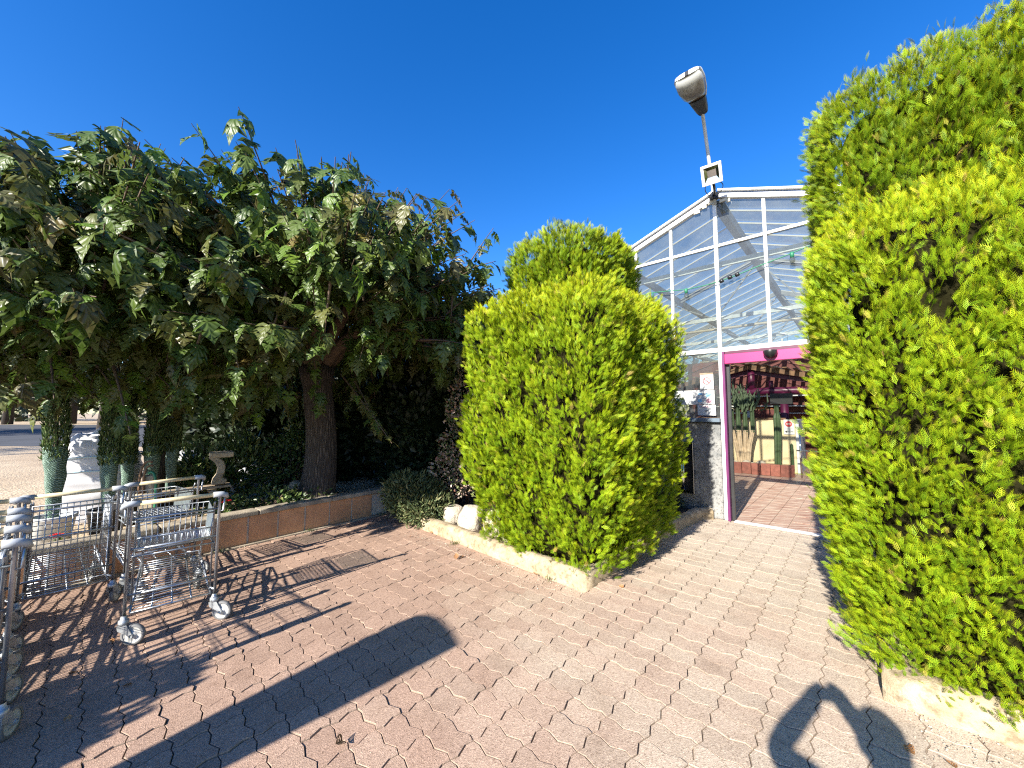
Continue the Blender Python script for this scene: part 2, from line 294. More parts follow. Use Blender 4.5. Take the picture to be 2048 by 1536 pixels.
def npmesh(name, V, F, m, parent=None, attrs=None, uv=None, smooth=False):
    """V (n,3), F (k,3) arrays -> mesh object; attrs: name -> per-vertex floats"""
    me = bpy.data.meshes.new(name); V = np.asarray(V, np.float32); F = np.asarray(F, np.int32); k = F.shape[1]
    me.vertices.add(len(V)); me.vertices.foreach_set('co', V.ravel()); me.loops.add(F.size); me.loops.foreach_set('vertex_index', F.ravel())
    me.polygons.add(len(F)); me.polygons.foreach_set('loop_start', np.arange(0, F.size, k, dtype=np.int32)); me.polygons.foreach_set('loop_total', np.full(len(F), k, np.int32))
    if smooth: me.polygons.foreach_set('use_smooth', np.ones(len(F), bool))
    for an, av in (attrs or {}).items(): me.attributes.new(an, 'FLOAT', 'POINT').data.foreach_set('value', np.asarray(av, np.float32))
    if uv is not None: me.uv_layers.new(name='UVMap').data.foreach_set('uv', np.asarray(uv, np.float32)[F.ravel()].ravel())
    me.materials.append(m); me.update(); me.validate()
    o = bpy.data.objects.new(name, me); COL.objects.link(o)
    if parent: o.parent = parent
    return o
def tag(o, label, cat, group=None):
    o['label'] = label; o['category'] = cat
    if group: o['group'] = group
    return o
def thing(name, label, cat, loc=(0, 0, 0), rz=0., group=None):
    o = bpy.data.objects.new(name, None); COL.objects.link(o); o.location = loc; o.rotation_euler = (0, 0, rz); o.empty_display_size = .1
    return tag(o, label, cat, group)
def struct(o): o['kind'] = 'structure'; return o
def stuff(o): o['kind'] = 'stuff'; return o
def inst(src, parent=None, loc=None, rot=None):
    c = src.copy(); COL.objects.link(c)
    c.parent = parent if parent else src.parent
    if loc is not None: c.location = loc
    if rot is not None: c.rotation_euler = rot
    return c
def copy_tree(o, parent=None):
    c = o.copy(); COL.objects.link(c); c.parent = parent
    for ch in list(o.children): copy_tree(ch, c)
    return c
def nz(x, y, z, s=1.): return mnoise.noise(Vector((x * s, y * s, z * s)))
def frames(Y, N):
    """orthonormal frames from tip axes Y and approximate normals N, (n,3) each -> (n,3,3) columns X,Y,Z"""
    Y = Y / np.linalg.norm(Y, axis=1, keepdims=True); X = np.cross(Y, N); X /= np.linalg.norm(X, axis=1, keepdims=True) + 1e-9; Z = np.cross(X, Y)
    return np.stack([X, Y, Z], axis=2)
def scatter(tv, tf, P, Fr, S):
    """replicate a template (tv, tf) over points P with frames Fr and sizes S"""
    n = len(P); k = len(tv); V = np.einsum('nij,kj->nki', Fr, tv) * S[:, None, None] + P[:, None, :]
    F = (tf[None] + (np.arange(n) * k)[:, None, None]).reshape(-1, tf.shape[1]); return V.reshape(-1, 3), F
def unit(n): v = rng.normal(size=(n, 3)); return v / np.linalg.norm(v, axis=1, keepdims=True)

# site frame: corner of the left bed kerb, x along the shop front, y towards it
K = Vector((.67, 3.66, 0)); ANG = R(42); EV = Vector((math.cos(ANG), -math.sin(ANG), 0)); EU = Vector((math.sin(ANG), math.cos(ANG), 0))
def W(v, u, z=0.): return K + EV * v + EU * u + Vector((0, 0, z))
def site(name, label, cat, group=None): return thing(name, label, cat, K, -ANG, group)

# ------------------------------------------------------------------ ground
def sheet(name, pts, m, z=None):
    b = MB(); b.add([(p[0], p[1], p[2] if len(p) > 2 else z) for p in pts], [tuple(range(len(pts)))]); return struct(b.build(name, m))
sheet('ground', [(-600, -600), (600, -600), (600, 600), (-600, 600)], M['gravel'], -.06)
WD = Vector((.629, .777, 0)); WN = Vector((-.777, .629, 0)); W0 = Vector((-3.6, 4.57, 0))     # retaining wall line, direction and side of the lot
def wl_pt(s, d=0., z=0.): return W0 + WD * s + WN * d + Vector((0, 0, z))
LOT = .27
b = MB(); a0 = wl_pt(-9, .13); a1 = wl_pt(2.35, .13); a2 = wl_pt(10.5, .13)
b.add([(a0.x, a0.y, LOT), (a2.x, a2.y, LOT), (60, 400, LOT), (-600, 400, LOT), (-600, -300, LOT), (-40, -40, LOT)], [(0, 1, 2, 3, 4, 5)])
struct(b.build('gravel_lot', M['gravel']))
sheet('parking_asphalt', [(-70, 17.5), (-14, 15.5), (4, 19), (2, 41), (-60, 43), (-120, 40)], M['asphalt'], LOT + .006)
sheet('sand_bed', [W(-7, -9, -.012), W(7.5, -9, -.012), W(7.5, 3.49, -.012), W(-7, 3.49, -.012)], M['joint_sand'])

# pavers: S-shaped concrete blocks on a stack bond
PW, PH = .212, .147
def paver_outline(gap=.0035):
    ev = [(0, 0), (.2, .005), (.5, -.014), (.82, .014)]; eu = [(0, 0), (.28, .013), (.72, -.010)]
    bot = [(t * PW, d) for t, d in ev]; right = [(PW + d, t * PH) for t, d in eu]; top = [(t * PW, PH + d) for t, d in ev]; left = [(d, t * PH) for t, d in eu]
    loop = bot + right + [(PW, PH)] + list(reversed(top[1:])) + [(0, PH)] + list(reversed(left[1:]))
    c = Vector((PW / 2, PH / 2)); out = []; n = len(loop)
    for i in range(n):
        p = Vector(loop[i]); t = (Vector(loop[(i + 1) % n]) - Vector(loop[i - 1])).normalized(); out.append(p + Vector((-t.y, t.x)) * gap)
    return [q - c for q in out], [(q - c) for q in [Vector(p) for p in loop]]
inn, loop0 = paver_outline(.0042); outr, _ = paver_outline(.0026)
pb = MB(); n_ = len(inn)
pb.add([(q.x, q.y, 0) for q in inn] + [(q.x, q.y, -.0042) for q in outr] + [(q.x, q.y, -.016) for q in outr],
       [tuple(range(n_))] + [(i, n_ + i, n_ + (i + 1) % n_, (i + 1) % n_) for i in range(n_)] + [(n_ + i, 2 * n_ + i, 2 * n_ + (i + 1) % n_, n_ + (i + 1) % n_) for i in range(n_)])
pv_me = pb.mesh('paver', M['paver']); pv_me.attributes.new('rnd', 'FLOAT', 'POINT'); edge = [0.] * n_ + [1.] * (2 * n_); pv_me.attributes.new('edge', 'FLOAT', 'POINT').data.foreach_set('value', edge)
pave = bpy.data.objects.new('pavement', None); COL.objects.link(pave); pave.location = K; pave.rotation_euler = (0, 0, -ANG); struct(pave)
cells = []
for i in range(-30, 24):
    for j in range(-44, 25):
        x = (i + .5) * PW; y = (j + .5) * PH; p = W(x, y)
        if y > 3.50: continue
        if x < -.10 and x > -2.6 and y > .16: continue                       # inside the left bed
        if x > 2.10 and y > .16: continue                                    # inside the right bed
        if (p - W0).dot(WN) > .05 and (p - W0).dot(WD) < 2.6: continue
        if (p - W0).dot(WN) > .9: continue
        if p.y < -1.2 or p.y > 9 or abs(p.x) > 6: continue
        vis = p.y > .9 and abs(p.x) / p.y < 1.45 and (1.65 / p.y) < 1.12
        cells.append((p.length if vis else 99 + p.length, x, y))
cells.sort()
pts0 = np.array([v.co[:] for v in pv_me.vertices]); far_v = []; far_f = []; far_r = []
polys = [tuple(p.vertices) for p in pv_me.polygons]
for k, (d, x, y) in enumerate(cells):
    dz = .0022 * random.gauss(0, 1); rx = random.gauss(0, .006); ry = random.gauss(0, .006); rz = random.gauss(0, .006)
    bowl = .012 * nz(x, y, 0, .6)
    if k < 300:
        o = bpy.data.objects.new('paver', pv_me); COL.objects.link(o); o.parent = pave; o.location = (x, y, dz + bowl); o.rotation_euler = (rx, ry, rz)
    else:
        mt = Matrix.Translation((x, y, dz + bowl)) @ Matrix.Rotation(rx, 4, 'X') @ Matrix.Rotation(ry, 4, 'Y') @ Matrix.Rotation(rz, 4, 'Z')
        b0 = len(far_v); far_v += [(mt @ Vector(p))[:] for p in pts0]; far_f += [tuple(i + b0 for i in f) for f in polys]; far_r += [random.random()] * len(pts0)
fm = bpy.data.meshes.new('far_pavers'); fm.from_pydata(far_v, [], far_f); fm.materials.append(M['paver'])
fm.attributes.new('rnd', 'FLOAT', 'POINT').data.foreach_set('value', far_r); fm.attributes.new('edge', 'FLOAT', 'POINT').data.foreach_set('value', edge * (len(far_v) // len(edge)))
fo = bpy.data.objects.new('far_pavers', fm); COL.objects.link(fo); fo.parent = pave; stuff(fo)

# ------------------------------------------------------------------ beds: kerbs, soil
def kerb(name, label, path, w=.17, h=.16):
    pts = []
    for a, b_ in zip(path[:-1], path[1:]):
        a = Vector(a); b_ = Vector(b_); n = max(2, int((b_ - a).length / .09)); pts += [a.lerp(b_, t / n) for t in range(n)]
    pts.append(Vector(path[-1])); prof = [(-.5, -.35), (-.5, .62), (-.43, .86), (-.25, 1.0), (.2, 1.0), (.42, .88), (.5, .6), (.5, -.35)]; vs = []; N = len(pts); k = len(prof)
    for i, p in enumerate(pts):
        t1 = (pts[min(i + 1, N - 1)] - p); t0 = (p - pts[max(i - 1, 0)]); t1 = t1.normalized() if t1.length else t0.normalized(); t0 = t0.normalized() if t0.length else t1
        t = (t0 + t1).normalized(); sd = Vector((-t.y, t.x, 0)) / max(.5, t.dot(t1))
        for q, (a, z) in enumerate(prof):
            jx = .012 * nz(p.x, p.y, q * .7, 5); jz = .016 * nz(p.x + 3, p.y, q * .5, 3.5)
            vs.append(p + sd * (a * w + jx) + Vector((0, 0, z * h + (jz if z > .3 else 0))))
    b = MB(); b.add(vs, [(i * k + q, i * k + q + 1, (i + 1) * k + q + 1, (i + 1) * k + q) for i in range(N - 1) for q in range(k - 1)], True)
    b.add(vs[:k], [tuple(range(k))]); b.add(vs[-k:], [tuple(reversed(range(k)))])
    return tag(b.build(name, M['kerb']), label, 'kerb', 'rounded concrete bed kerbs')
kw = .085
kerb('garden_kerb', 'low rounded concrete kerb with pale sunlit front around the left golden conifer', [W(-2.75, .20), W(-1.3, .12 + .02), W(-kw, kw), W(-kw, 1.7), W(-kw + .08, 3.3), W(-kw + .22, 3.48)])
kerb('garden_kerb', 'rough pale concrete kerb at the lower right foot of the big golden conifer', [W(2.06, 3.48), W(2.06, kw), W(5.5, kw)])
def bed(name, poly, z=.09):
    b = MB(); b.add([W(x, y, z) for x, y in poly], [tuple(range(len(poly)))]); return struct(b.build(name, M['soil']))
bed('planting_bed', [(-2.7, .22), (-.1, .12), (-.1, 3.48), (-5.2, 3.48), (-6.0, 2.2), (-3.0, .3)])
bed('planting_bed', [(2.1, .12), (6, .12), (6, 3.48), (2.1, 3.48)])

# ------------------------------------------------------------------ retaining wall with terracotta tiles
wall = thing('retaining_wall', 'low retaining wall faced with square terracotta tiles under a concrete coping', 'wall')
b = MB(); b.bar(wl_pt(-6, .075, .16), wl_pt(2.45, .075, .16), .11, .36); b.build('wall_core', M['grout'], wall)
tb = MB(); tb.box((0, 0, 0), (.318, .016, .335)); tile_src = None
for k in range(-17, 8):
    s = .30 + .342 * k
    if s + .17 > 2.44: continue
    p = wl_pt(s, .014 + random.uniform(-.002, .003), .176)
    if tile_src is None: tile_src = tb.build('terracotta_tile', M['terracotta'], wall, .003); o = tile_src
    else: o = inst(tile_src)
    o.location = p; o.rotation_euler = (random.gauss(0, .006), random.gauss(0, .004), math.atan2(WD.y, WD.x))
cp = MB()
for k in range(9):
    s0 = -6 + k * .94; s1 = min(s0 + .932, 2.47); q = MB(); q.bar(wl_pt(s0, .07, .378 + random.uniform(-.003, .003)), wl_pt(s1, .07, .378), .20, .062); q.build('coping_slab', M['coping'], wall, .012)
b = MB(); b.bar(wl_pt(-6, -.03, .004), wl_pt(2.45, -.03, .004), .055, .02); b.build('mortar_foot', M['coping'], wall)

# ------------------------------------------------------------------ thuja sprays
def frond_template():
    V = []; F = []
    def blade(p, d, L, w, zc):
        d = np.array(d) / np.hypot(*d); nrm = np.array([-d[1], d[0]]); b0 = len(V)
        for a in (p + nrm * w, p - nrm * w, p + d * L): V.append((a[0], a[1], zc * (a[1] ** 2) + .5 * abs(a[0]) * zc))
        F.append((b0, b0 + 1, b0 + 2))
    blade(np.array([0., 0.]), (0, 1), 1.10, .024, -.2)
    for i in range(5):
        y = .06 + .165 * i; L = .58 - .075 * i
        for sgn in (-1, 1):
            d = np.array([sgn * .60, .80]); base = np.array([0, y + (.07 if sgn > 0 else 0)]); blade(base, d, L, .027, -.2)
            if i < 3: blade(base + d / np.hypot(*d) * L * .38, (sgn * .02, 1.), L * .62, .025, -.2)
    return np.array(V), np.array(F)
FV, FF = frond_template(); FT = np.tile([.0, .0, 1.], len(FV) // 3) * (.55 + .45 * np.clip(FV[:, 1] + .4 * np.abs(FV[:, 0]), 0, 1))   # pale growing tip on every branchlet
def super_prof(cx, cy, ax, ay, h0, h1, p, base_in, top_in):
    """rounded block: returns a function of (angle, t in 0..1, or top disc) -> point and normal in site coordinates"""
    def rad(th): c, s = math.cos(th), math.sin(th); return 1 / ((abs(c) / ax) ** p + (abs(s) / ay) ** p) ** (1 / p)
    def sc(t): 
        b = 1 - base_in * (1 - min(1, t / .45)) ** 1.5; tt = max(0, (t - .88) / .12); return b * (1 - top_in * tt ** 2.2)
    return rad, sc
def clipped_tier(n_plume, per, cx, cy, ax, ay, h0, h1, p, base_in, top_in, seed, lump=.075, size=(.085, .14), view=None, topfrac=.16):
    """plumes of sprays over the surface of one clipped tier; site coordinates x,y -> world"""
    r_ = np.random.default_rng(seed); rad, sc = super_prof(cx, cy, ax, ay, h0, h1, p, base_in, top_in); P = []; N = []; Tt = []; core_inset = .15
    while len(P) < n_plume:
        if r_.random() < topfrac:
            th = r_.uniform(0, 2 * math.pi); q = math.sqrt(r_.random()); R_ = rad(th) * sc(1.) * q; x = cx + math.cos(th) * R_; y = cy + math.sin(th) * R_
            z = h1 + .10 * (1 - q * q); n = Vector((math.cos(th) * q * .5, math.sin(th) * q * .5, 1)); t = 1.
        else:
            th = r_.uniform(0, 2 * math.pi); t = r_.random() ** .9; R_ = rad(th) * sc(t); x = cx + math.cos(th) * R_; y = cy + math.sin(th) * R_; z = h0 + t * (h1 - h0)
            e = .02; t1 = Vector((math.cos(th + e) * rad(th + e) - math.cos(th) * rad(th), math.sin(th + e) * rad(th + e) - math.sin(th) * rad(th), 0)); n = Vector((t1.y, -t1.x, 0)).normalized()
            slope = (sc(min(1, t + .03)) - sc(max(0, t - .03))) * R_ / (.06 * (h1 - h0)); n = Vector((n.x, n.y, -slope * .7))
        w = W(x, y, z); n = EV * n.x + EU * n.y + Vector((0, 0, n.z)); n.normalize()
        if view and (CAM - w).normalized().dot(n) < view and r_.random() < .90: continue
        lumpv = nz(w.x, w.y, w.z * .6, 2.4) * lump + nz(w.x + 9, w.y, w.z * .38, 6.0) * lump * 1.25
        if nz(w.x + 31, w.y + 7, w.z * .6, 3.4) < -.40 and r_.random() < .6: continue              # worn gaps
        P.append((w + n * (lumpv - .05 + .022 * r_.normal()))[:]); N.append(n[:]); Tt.append(t)
    P = np.array(P); N = np.array(N); Tt = np.array(Tt); n = len(P); tot = n * per
    Pi = np.repeat(P, per, 0); Ni = np.repeat(N, per, 0); ti = np.repeat(Tt, per); up = np.array([0, 0, 1.])
    pdir = up * .95 + N * r_.uniform(.25, .8, (n, 1)) + r_.normal(size=(n, 3)) * .20; pdir /= np.linalg.norm(pdir, axis=1, keepdims=True); pd = np.repeat(pdir, per, 0)
    s = r_.random(tot); off = pd * (s[:, None] - .35) * .15 + r_.normal(size=(tot, 3)) * .022
    Y = pd * 1.0 + Ni * r_.uniform(0, .75, (tot, 1)) + r_.normal(size=(tot, 3)) * .30
    side = np.cross(up, Ni) + 1e-3; a = r_.normal(size=(tot, 1)) * .38 + np.repeat(r_.normal(size=(n, 1)) * .95, per, 0)
    Nn = Ni * np.cos(a) + side * np.sin(a) + r_.normal(size=(tot, 3)) * .2; S = r_.uniform(*size, tot)
    V, F = scatter(FV, FF, Pi + off, frames(Y, Nn), S)
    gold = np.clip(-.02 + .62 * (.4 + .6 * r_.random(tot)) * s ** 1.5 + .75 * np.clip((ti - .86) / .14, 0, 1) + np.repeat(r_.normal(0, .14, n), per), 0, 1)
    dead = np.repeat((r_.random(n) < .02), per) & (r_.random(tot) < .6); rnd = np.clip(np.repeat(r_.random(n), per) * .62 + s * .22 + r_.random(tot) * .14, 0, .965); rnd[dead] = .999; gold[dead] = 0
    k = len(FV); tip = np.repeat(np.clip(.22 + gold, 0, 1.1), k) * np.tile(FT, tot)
    return V, F, np.repeat(rnd, k), tip
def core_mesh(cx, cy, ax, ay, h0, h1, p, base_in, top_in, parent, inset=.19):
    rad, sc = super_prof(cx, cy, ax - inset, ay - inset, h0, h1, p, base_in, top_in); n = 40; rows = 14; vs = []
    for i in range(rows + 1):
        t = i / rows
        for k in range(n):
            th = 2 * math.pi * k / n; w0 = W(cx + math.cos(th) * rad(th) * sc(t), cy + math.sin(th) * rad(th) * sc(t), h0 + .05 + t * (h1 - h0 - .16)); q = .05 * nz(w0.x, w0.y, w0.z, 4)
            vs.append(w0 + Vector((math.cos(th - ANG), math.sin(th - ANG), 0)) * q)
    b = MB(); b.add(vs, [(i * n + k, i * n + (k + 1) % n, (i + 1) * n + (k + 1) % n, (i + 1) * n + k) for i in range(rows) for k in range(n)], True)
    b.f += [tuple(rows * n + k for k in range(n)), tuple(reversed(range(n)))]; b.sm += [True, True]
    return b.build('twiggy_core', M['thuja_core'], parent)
def thuja(label, tiers, trunk, seed):
    root = thing('clipped_conifer', label, 'conifer', (0, 0, 0), 0, 'golden conifers clipped in two tiers')
    for i, (nm, a, npl, per, size, topf) in enumerate(tiers):
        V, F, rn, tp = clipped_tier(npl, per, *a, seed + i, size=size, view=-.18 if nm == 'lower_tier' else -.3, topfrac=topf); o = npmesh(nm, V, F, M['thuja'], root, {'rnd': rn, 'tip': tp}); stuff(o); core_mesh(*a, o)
    b = MB(); b.tube([W(*trunk, .0), W(*trunk, .9), W(*trunk, 2.2)], [.11, .09, .06], 10); b.build('trunk', M['branch'], root)
    return root
tL = (-.69, 1.02, .95, 1.17, .10, 2.88, 9.0, .17, .09); tL2 = (-.96, 1.42, .70, .86, 2.80, 3.86, 3.6, .05, .12)
tR = (2.87, 1.20, 1.12, 1.40, .03, 2.90, 6.0, .15, .09); tR2 = (2.76, 1.42, 1.0, .98, 2.80, 4.10, 4.5, .05, .14)
thuja('golden conifer clipped into a two-tier block, left of the path beside pale rocks', [('lower_tier', tL, 3600, 10, (.050, .088), .11), ('upper_tier', tL2, 1300, 10, (.052, .09), .12)], (-.8, 1.3), 11)
thuja('tall golden conifer clipped in two tiers, filling the right edge of the photo', [('lower_tier', tR, 4900, 11, (.042, .074), .07), ('upper_tier', tR2, 2050, 11, (.046, .08), .10)], (2.9, 1.3), 21)

# ------------------------------------------------------------------ leaves
def leaf_template(droop=.32, fold=.22, lobes=True, asym=0.):
    if lobes: half = [(.05, -.03), (.24, -.10), (.36, .02), (.46, .17), (.24, .23), (.34, .36), (.50, .58), (.21, .50), (.26, .66), (.15, .78), (.05, .92)]
    else: half = [(.05, -.02), (.24, -.04), (.36, .12), (.40, .30), (.34, .48), (.26, .62), (.16, .78), (.06, .93)]
    mid = [(0, 0), (0, .22), (0, .42), (0, .62), (0, .82), (0, 1.)]; V = []; F = []; UV = []
    def put(x, y):
        z = -droop * (y ** 2) - droop * .8 * x * x * 2 + fold * abs(x) + .03 * math.sin(7 * y + 5 * x + asym * 3); V.append((x * (1 + asym * .2 * (1 if x > 0 else -1)), y * (1 - .12 * droop * y), z)); UV.append((x, y)); return len(V) - 1
    mi = [put(*q) for q in mid]
    for sg in (-1, 1):
        hi = [put(sg * x, y) for x, y in half]; j = 0
        tri = []
        for i in range(len(half)):
            while j < len(mid) - 2 and mid[j + 1][1] < half[i][1] + (.06 if lobes else .02):
                tri.append((mi[j], mi[j + 1], hi[i - 1] if i else hi[i])); j += 1
            if i + 1 < len(half): tri.append((mi[j], hi[i + 1], hi[i]))
        while j < len(mid) - 1: tri.append((mi[j], mi[j + 1], hi[-1])); j += 1
        F += tri if sg > 0 else [(a, c, b_) for a, b_, c in tri]
    b0 = put(0, -.22); b1 = put(.012, -.22); b2 = put(.014, 0.01); F += [(b0, b1, b2), (b0, b2, mi[0])]      # petiole
    return np.array(V), np.array(F), np.array(UV)
LT = [leaf_template(.30, .20, True, 0.), leaf_template(.65, .30, True, .5), leaf_template(.95, .15, True, -.6), leaf_template(.55, .55, True, .3)]
LS = leaf_template(.25, .2, False)
QV = np.array([(0, 0, 0), (.28, .45, .06), (0, 1, -.1), (-.28, .45, .06)]); QF = np.array([(0, 1, 2), (0, 2, 3)])
def in_view(P):
    d = P - np.array(CAM[:]); return (d[:, 1] > .3) & (np.abs(d[:, 0]) < 1.36 * d[:, 1]) & (d[:, 2] < 1.1 * d[:, 1])
def mulberry(label, base, head_z, cc, rr, n_shoot, seed, extra=(), zmin=2.05, tr=1., n_under=90):
    r_ = np.random.default_rng(seed); root = thing('mulberry_tree', label, 'tree', (0, 0, 0), 0, 'broad mulberry trees behind the terracotta wall'); cc = np.array(cc); rr = np.array(rr); base = Vector(base)
    b = MB(); pts = []; rs = []
    for i in range(14):
        t = i / 13; pts.append(base + Vector((.05 * math.sin(t * 4), .03 * math.sin(t * 5), t * (head_z - base.z)))); rs.append(tr * (.222 + .055 * (1 - t) ** 4 - .02 * t + (.06 * max(0, t - .85) / .15)))
    b.tube(pts, rs, 22); b.build('trunk', M['bark'], root)
    head = pts[-1]
    for k in range(9):
        a = 2 * math.pi * k / 9 + r_.uniform(-.2, .2); e = Vector((cc[0] + math.cos(a) * rr[0] * .6, cc[1] + math.sin(a) * rr[1] * .6, cc[2] + r_.uniform(-.1, .9))); md = head.lerp(e, .45) + Vector((0, 0, -.05 + r_.uniform(0, .3)))
        q = MB(); pl = [head - Vector((0, 0, .12))]
        for t in (.25, .5, .75, 1.): p = (head.lerp(md, t)).lerp(md.lerp(e, t), t); pl.append(p + Vector(r_.normal(size=3) * .03))
        q.tube(pl, [.11 * tr, .095 * tr, .08 * tr, .055 * tr, .03 * tr], 8); q.build('branch', M['branch'], root)
    tw = MB(); LP = []; LY = []; LN = []; LSz = []; Lr = []
    def shoot(st, en, up, nl, size, young=0.):
        st = np.array(st); en = np.array(en); md = (st + en) / 2 + np.array([0, 0, .12 * up]); pts = []
        for t in np.linspace(0, 1, 5): pts.append(Vector((1 - t) ** 2 * st + 2 * t * (1 - t) * md + t * t * en))
        tw.tube(pts, [.016, .013, .010, .007, .004], 4, False); o = en - cc; o[2] *= .5; o /= np.linalg.norm(o) + 1e-6
        for k in range(nl):
            t = .22 + .78 * (k + r_.random()) / nl; p = (1 - t) ** 2 * st + 2 * t * (1 - t) * md + t * t * en; az = k * 2.4 + r_.uniform(-.5, .5)
            lat = np.array([math.cos(az), math.sin(az), 0]); dn = r_.uniform(.35, 1.15) * (1 - .9 * young * t)
            y = lat * .75 + o * .35 + np.array([0, 0, -dn]) + r_.normal(size=3) * .16; nn = lat * .45 + np.array([0, 0, 1.]) + o * .4 + r_.normal(size=3) * .25
            s = r_.uniform(*size) * (1 - .35 * young * t); yn = y / np.linalg.norm(y)
            LP.append(p + yn * s * .24); LY.append(y); LN.append(nn); LSz.append(s); Lr.append((.89 + .06 * r_.random()) if r_.random() < young else r_.random() ** 1.1 * .87 + (.12 if r_.random() < .03 else 0))
    for i in range(n_shoot):
        d = r_.normal(size=3); d /= np.linalg.norm(d)
        if d[2] < -.45: d[2] *= -.5
        f = 1 + .20 * nz(d[0] * 2.1 + seed, d[1] * 2.1, d[2] * 2.1) * 1.6 + r_.normal() * .05; en = cc + d * rr * f * (1 if r_.random() < .72 else r_.uniform(.5, .9)); en[2] = max(en[2], zmin + r_.uniform(-.25, .35))
        st = cc + (en - cc) * r_.uniform(.42, .62) + np.array([0, 0, -.15]); up = 1 if d[2] > .2 else -.3
        if d[2] > .45: en = en + np.array([0, 0, r_.uniform(0, .30)])
        shoot(st, en, up, 9, (.18, .28), .95 if r_.random() < .055 else 0.)
    for i in range(n_under):
        a = r_.uniform(0, 6.283); q = math.sqrt(r_.uniform(.08, .8)); en = cc + np.array([math.cos(a) * rr[0] * q, math.sin(a) * rr[1] * q, 0]); en[2] = zmin + r_.uniform(-.42, .1) + (.5 if en[0] > cc[0] + .4 else 0); st = en + np.array([r_.uniform(-.3, .3), r_.uniform(-.3, .3), r_.uniform(.6, .9)]); shoot(st, en, .3, 8, (.16, .25), .9 if r_.random() < .05 else 0.)
    for st, en, nl, yg in extra: shoot(st, en, .4, nl, (.13, .21), yg)
    LP = np.array(LP); LY = np.array(LY); LN = np.array(LN); LSz = np.array(LSz); Lr = np.array(Lr); Fr = frames(LY, LN); kind = r_.integers(0, len(LT), len(LP)); kind[Lr > .88] = 0
    dist = np.linalg.norm(LP - np.array(CAM[:]), axis=1) / LSz; dist[~in_view(LP)] += 1e3; order = np.argsort(dist); near = order[:300]; far = order[300:]
    mes = []
    for tv, tf, tu in LT:
        me = npmesh('leaf', tv, tf, M['mulberry'], None, {'rnd': np.zeros(len(tv))}, tu, True); mes.append(me.data); bpy.data.objects.remove(me)
    yme = npmesh('leaf', LT[0][0], LT[0][1], M['young'], None, {'rnd': np.zeros(len(LT[0][0]))}, LT[0][2], True); ym = yme.data; bpy.data.objects.remove(yme)
    for i in near:
        o = bpy.data.objects.new('leaf', ym if Lr[i] > .885 and Lr[i] < .96 else mes[kind[i]]); COL.objects.link(o); o.parent = root
        m4 = Matrix([list(Fr[i][0]) + [0], list(Fr[i][1]) + [0], list(Fr[i][2]) + [0], [0, 0, 0, 1]]); o.matrix_local = Matrix.Translation(LP[i]) @ m4 @ Matrix.Scale(LSz[i], 4)
    Vs = []; Fs = []; Us = []; Rs = []; off = 0
    for k, (tv, tf, tu) in enumerate(LT):
        ix = far[kind[far] == k]
        if not len(ix): continue
        V, F = scatter(tv, tf, LP[ix], Fr[ix], LSz[ix]); Vs.append(V); Fs.append(F + off); off += len(V); Us.append(np.tile(tu, (len(ix), 1))); Rs.append(np.repeat(Lr[ix], len(tv)))
    stuff(npmesh('crown', np.concatenate(Vs), np.concatenate(Fs), M['mulberry'], root, {'rnd': np.concatenate(Rs)}, np.concatenate(Us), True))
    stuff(tw.build('twigs', M['branch'], root)); return root
mulberry('mulberry tree with a thick grey fissured trunk standing behind the terracotta wall', (-3.02, 6.02, LOT), 2.35, (-2.75, 5.70, 3.2), (2.35, 2.4, 1.64), 620, 3,
         extra=[((-2.5, 5.6, 2.2), (-1.55, 5.0, 1.25), 12, .75), ((-2.3, 5.6, 2.1), (-1.75, 5.2, 1.35), 9, .4), ((-3.2, 4.6, 2.3), (-2.85, 3.75, 2.0), 8, .9), ((-3.0, 3.9, 2.9), (-2.35, 3.35, 2.75), 9, .95), ((-2.9, 4.6, 2.2), (-2.55, 4.2, 1.80), 9, .15), ((-3.1, 4.9, 2.2), (-3.2, 4.3, 1.75), 9, .3), ((-3.4, 5.0, 2.3), (-3.1, 4.6, 1.6), 9, .1), ((-3.1, 5.4, 4.1), (-3.07, 5.2, 5.15), 9, .0), ((-2.3, 5.3, 4.0), (-2.05, 5.1, 4.95), 9, .1), ((-1.5, 5.3, 3.7), (-1.22, 5.0, 4.45), 9, .0), ((-.9, 5.2, 3.2), (-.25, 5.0, 4.12), 9, .4), ((-3.5, 4.9, 3.6), (-3.6, 4.5, 4.3), 8, .9), ((-.9, 5.2, 3.0), (-.3, 5.0, 3.35), 9, .1), ((-1.2, 5.0, 2.6), (-.5, 4.9, 2.5), 9, .1), ((-2.2, 4.2, 3.0), (-1.9, 3.75, 3.05), 8, .9)], zmin=2.08)
mulberry('slimmer mulberry tree whose crown fills the left edge above the wrapped saplings', (-4.95, 5.38, LOT), 2.2, (-4.62, 4.2, 3.0), (1.75, 1.7, 1.36), 540, 5,
         extra=[((-4.1, 3.9, 2.2), (-3.45, 3.5, 1.45), 10, .7), ((-4.4, 3.6, 2.4), (-3.75, 3.15, 1.75), 8, .2), ((-4.3, 3.5, 2.7), (-3.25, 2.95, 2.55), 8, .9), ((-4.6, 3.4, 2.5), (-4.1, 2.85, 2.35), 7, .9), ((-5, 4, 2.4), (-4.3, 4.0, 1.75), 8, .5), ((-4.2, 4.4, 2.2), (-3.6, 4.2, 1.75), 9, .2), ((-4.6, 4.2, 2.2), (-4.0, 3.9, 1.8), 9, .1), ((-4.2, 3.9, 3.5), (-4.0, 3.7, 4.35), 10, .15), ((-4.6, 3.8, 3.4), (-4.75, 3.5, 4.0), 8, .0), ((-3.4, 3.9, 3.3), (-3.2, 3.7, 3.75), 8, .1), ((-4.4, 3.3, 3.0), (-4.2, 2.95, 3.05), 7, .9)], zmin=2.05, tr=.45, n_under=70)

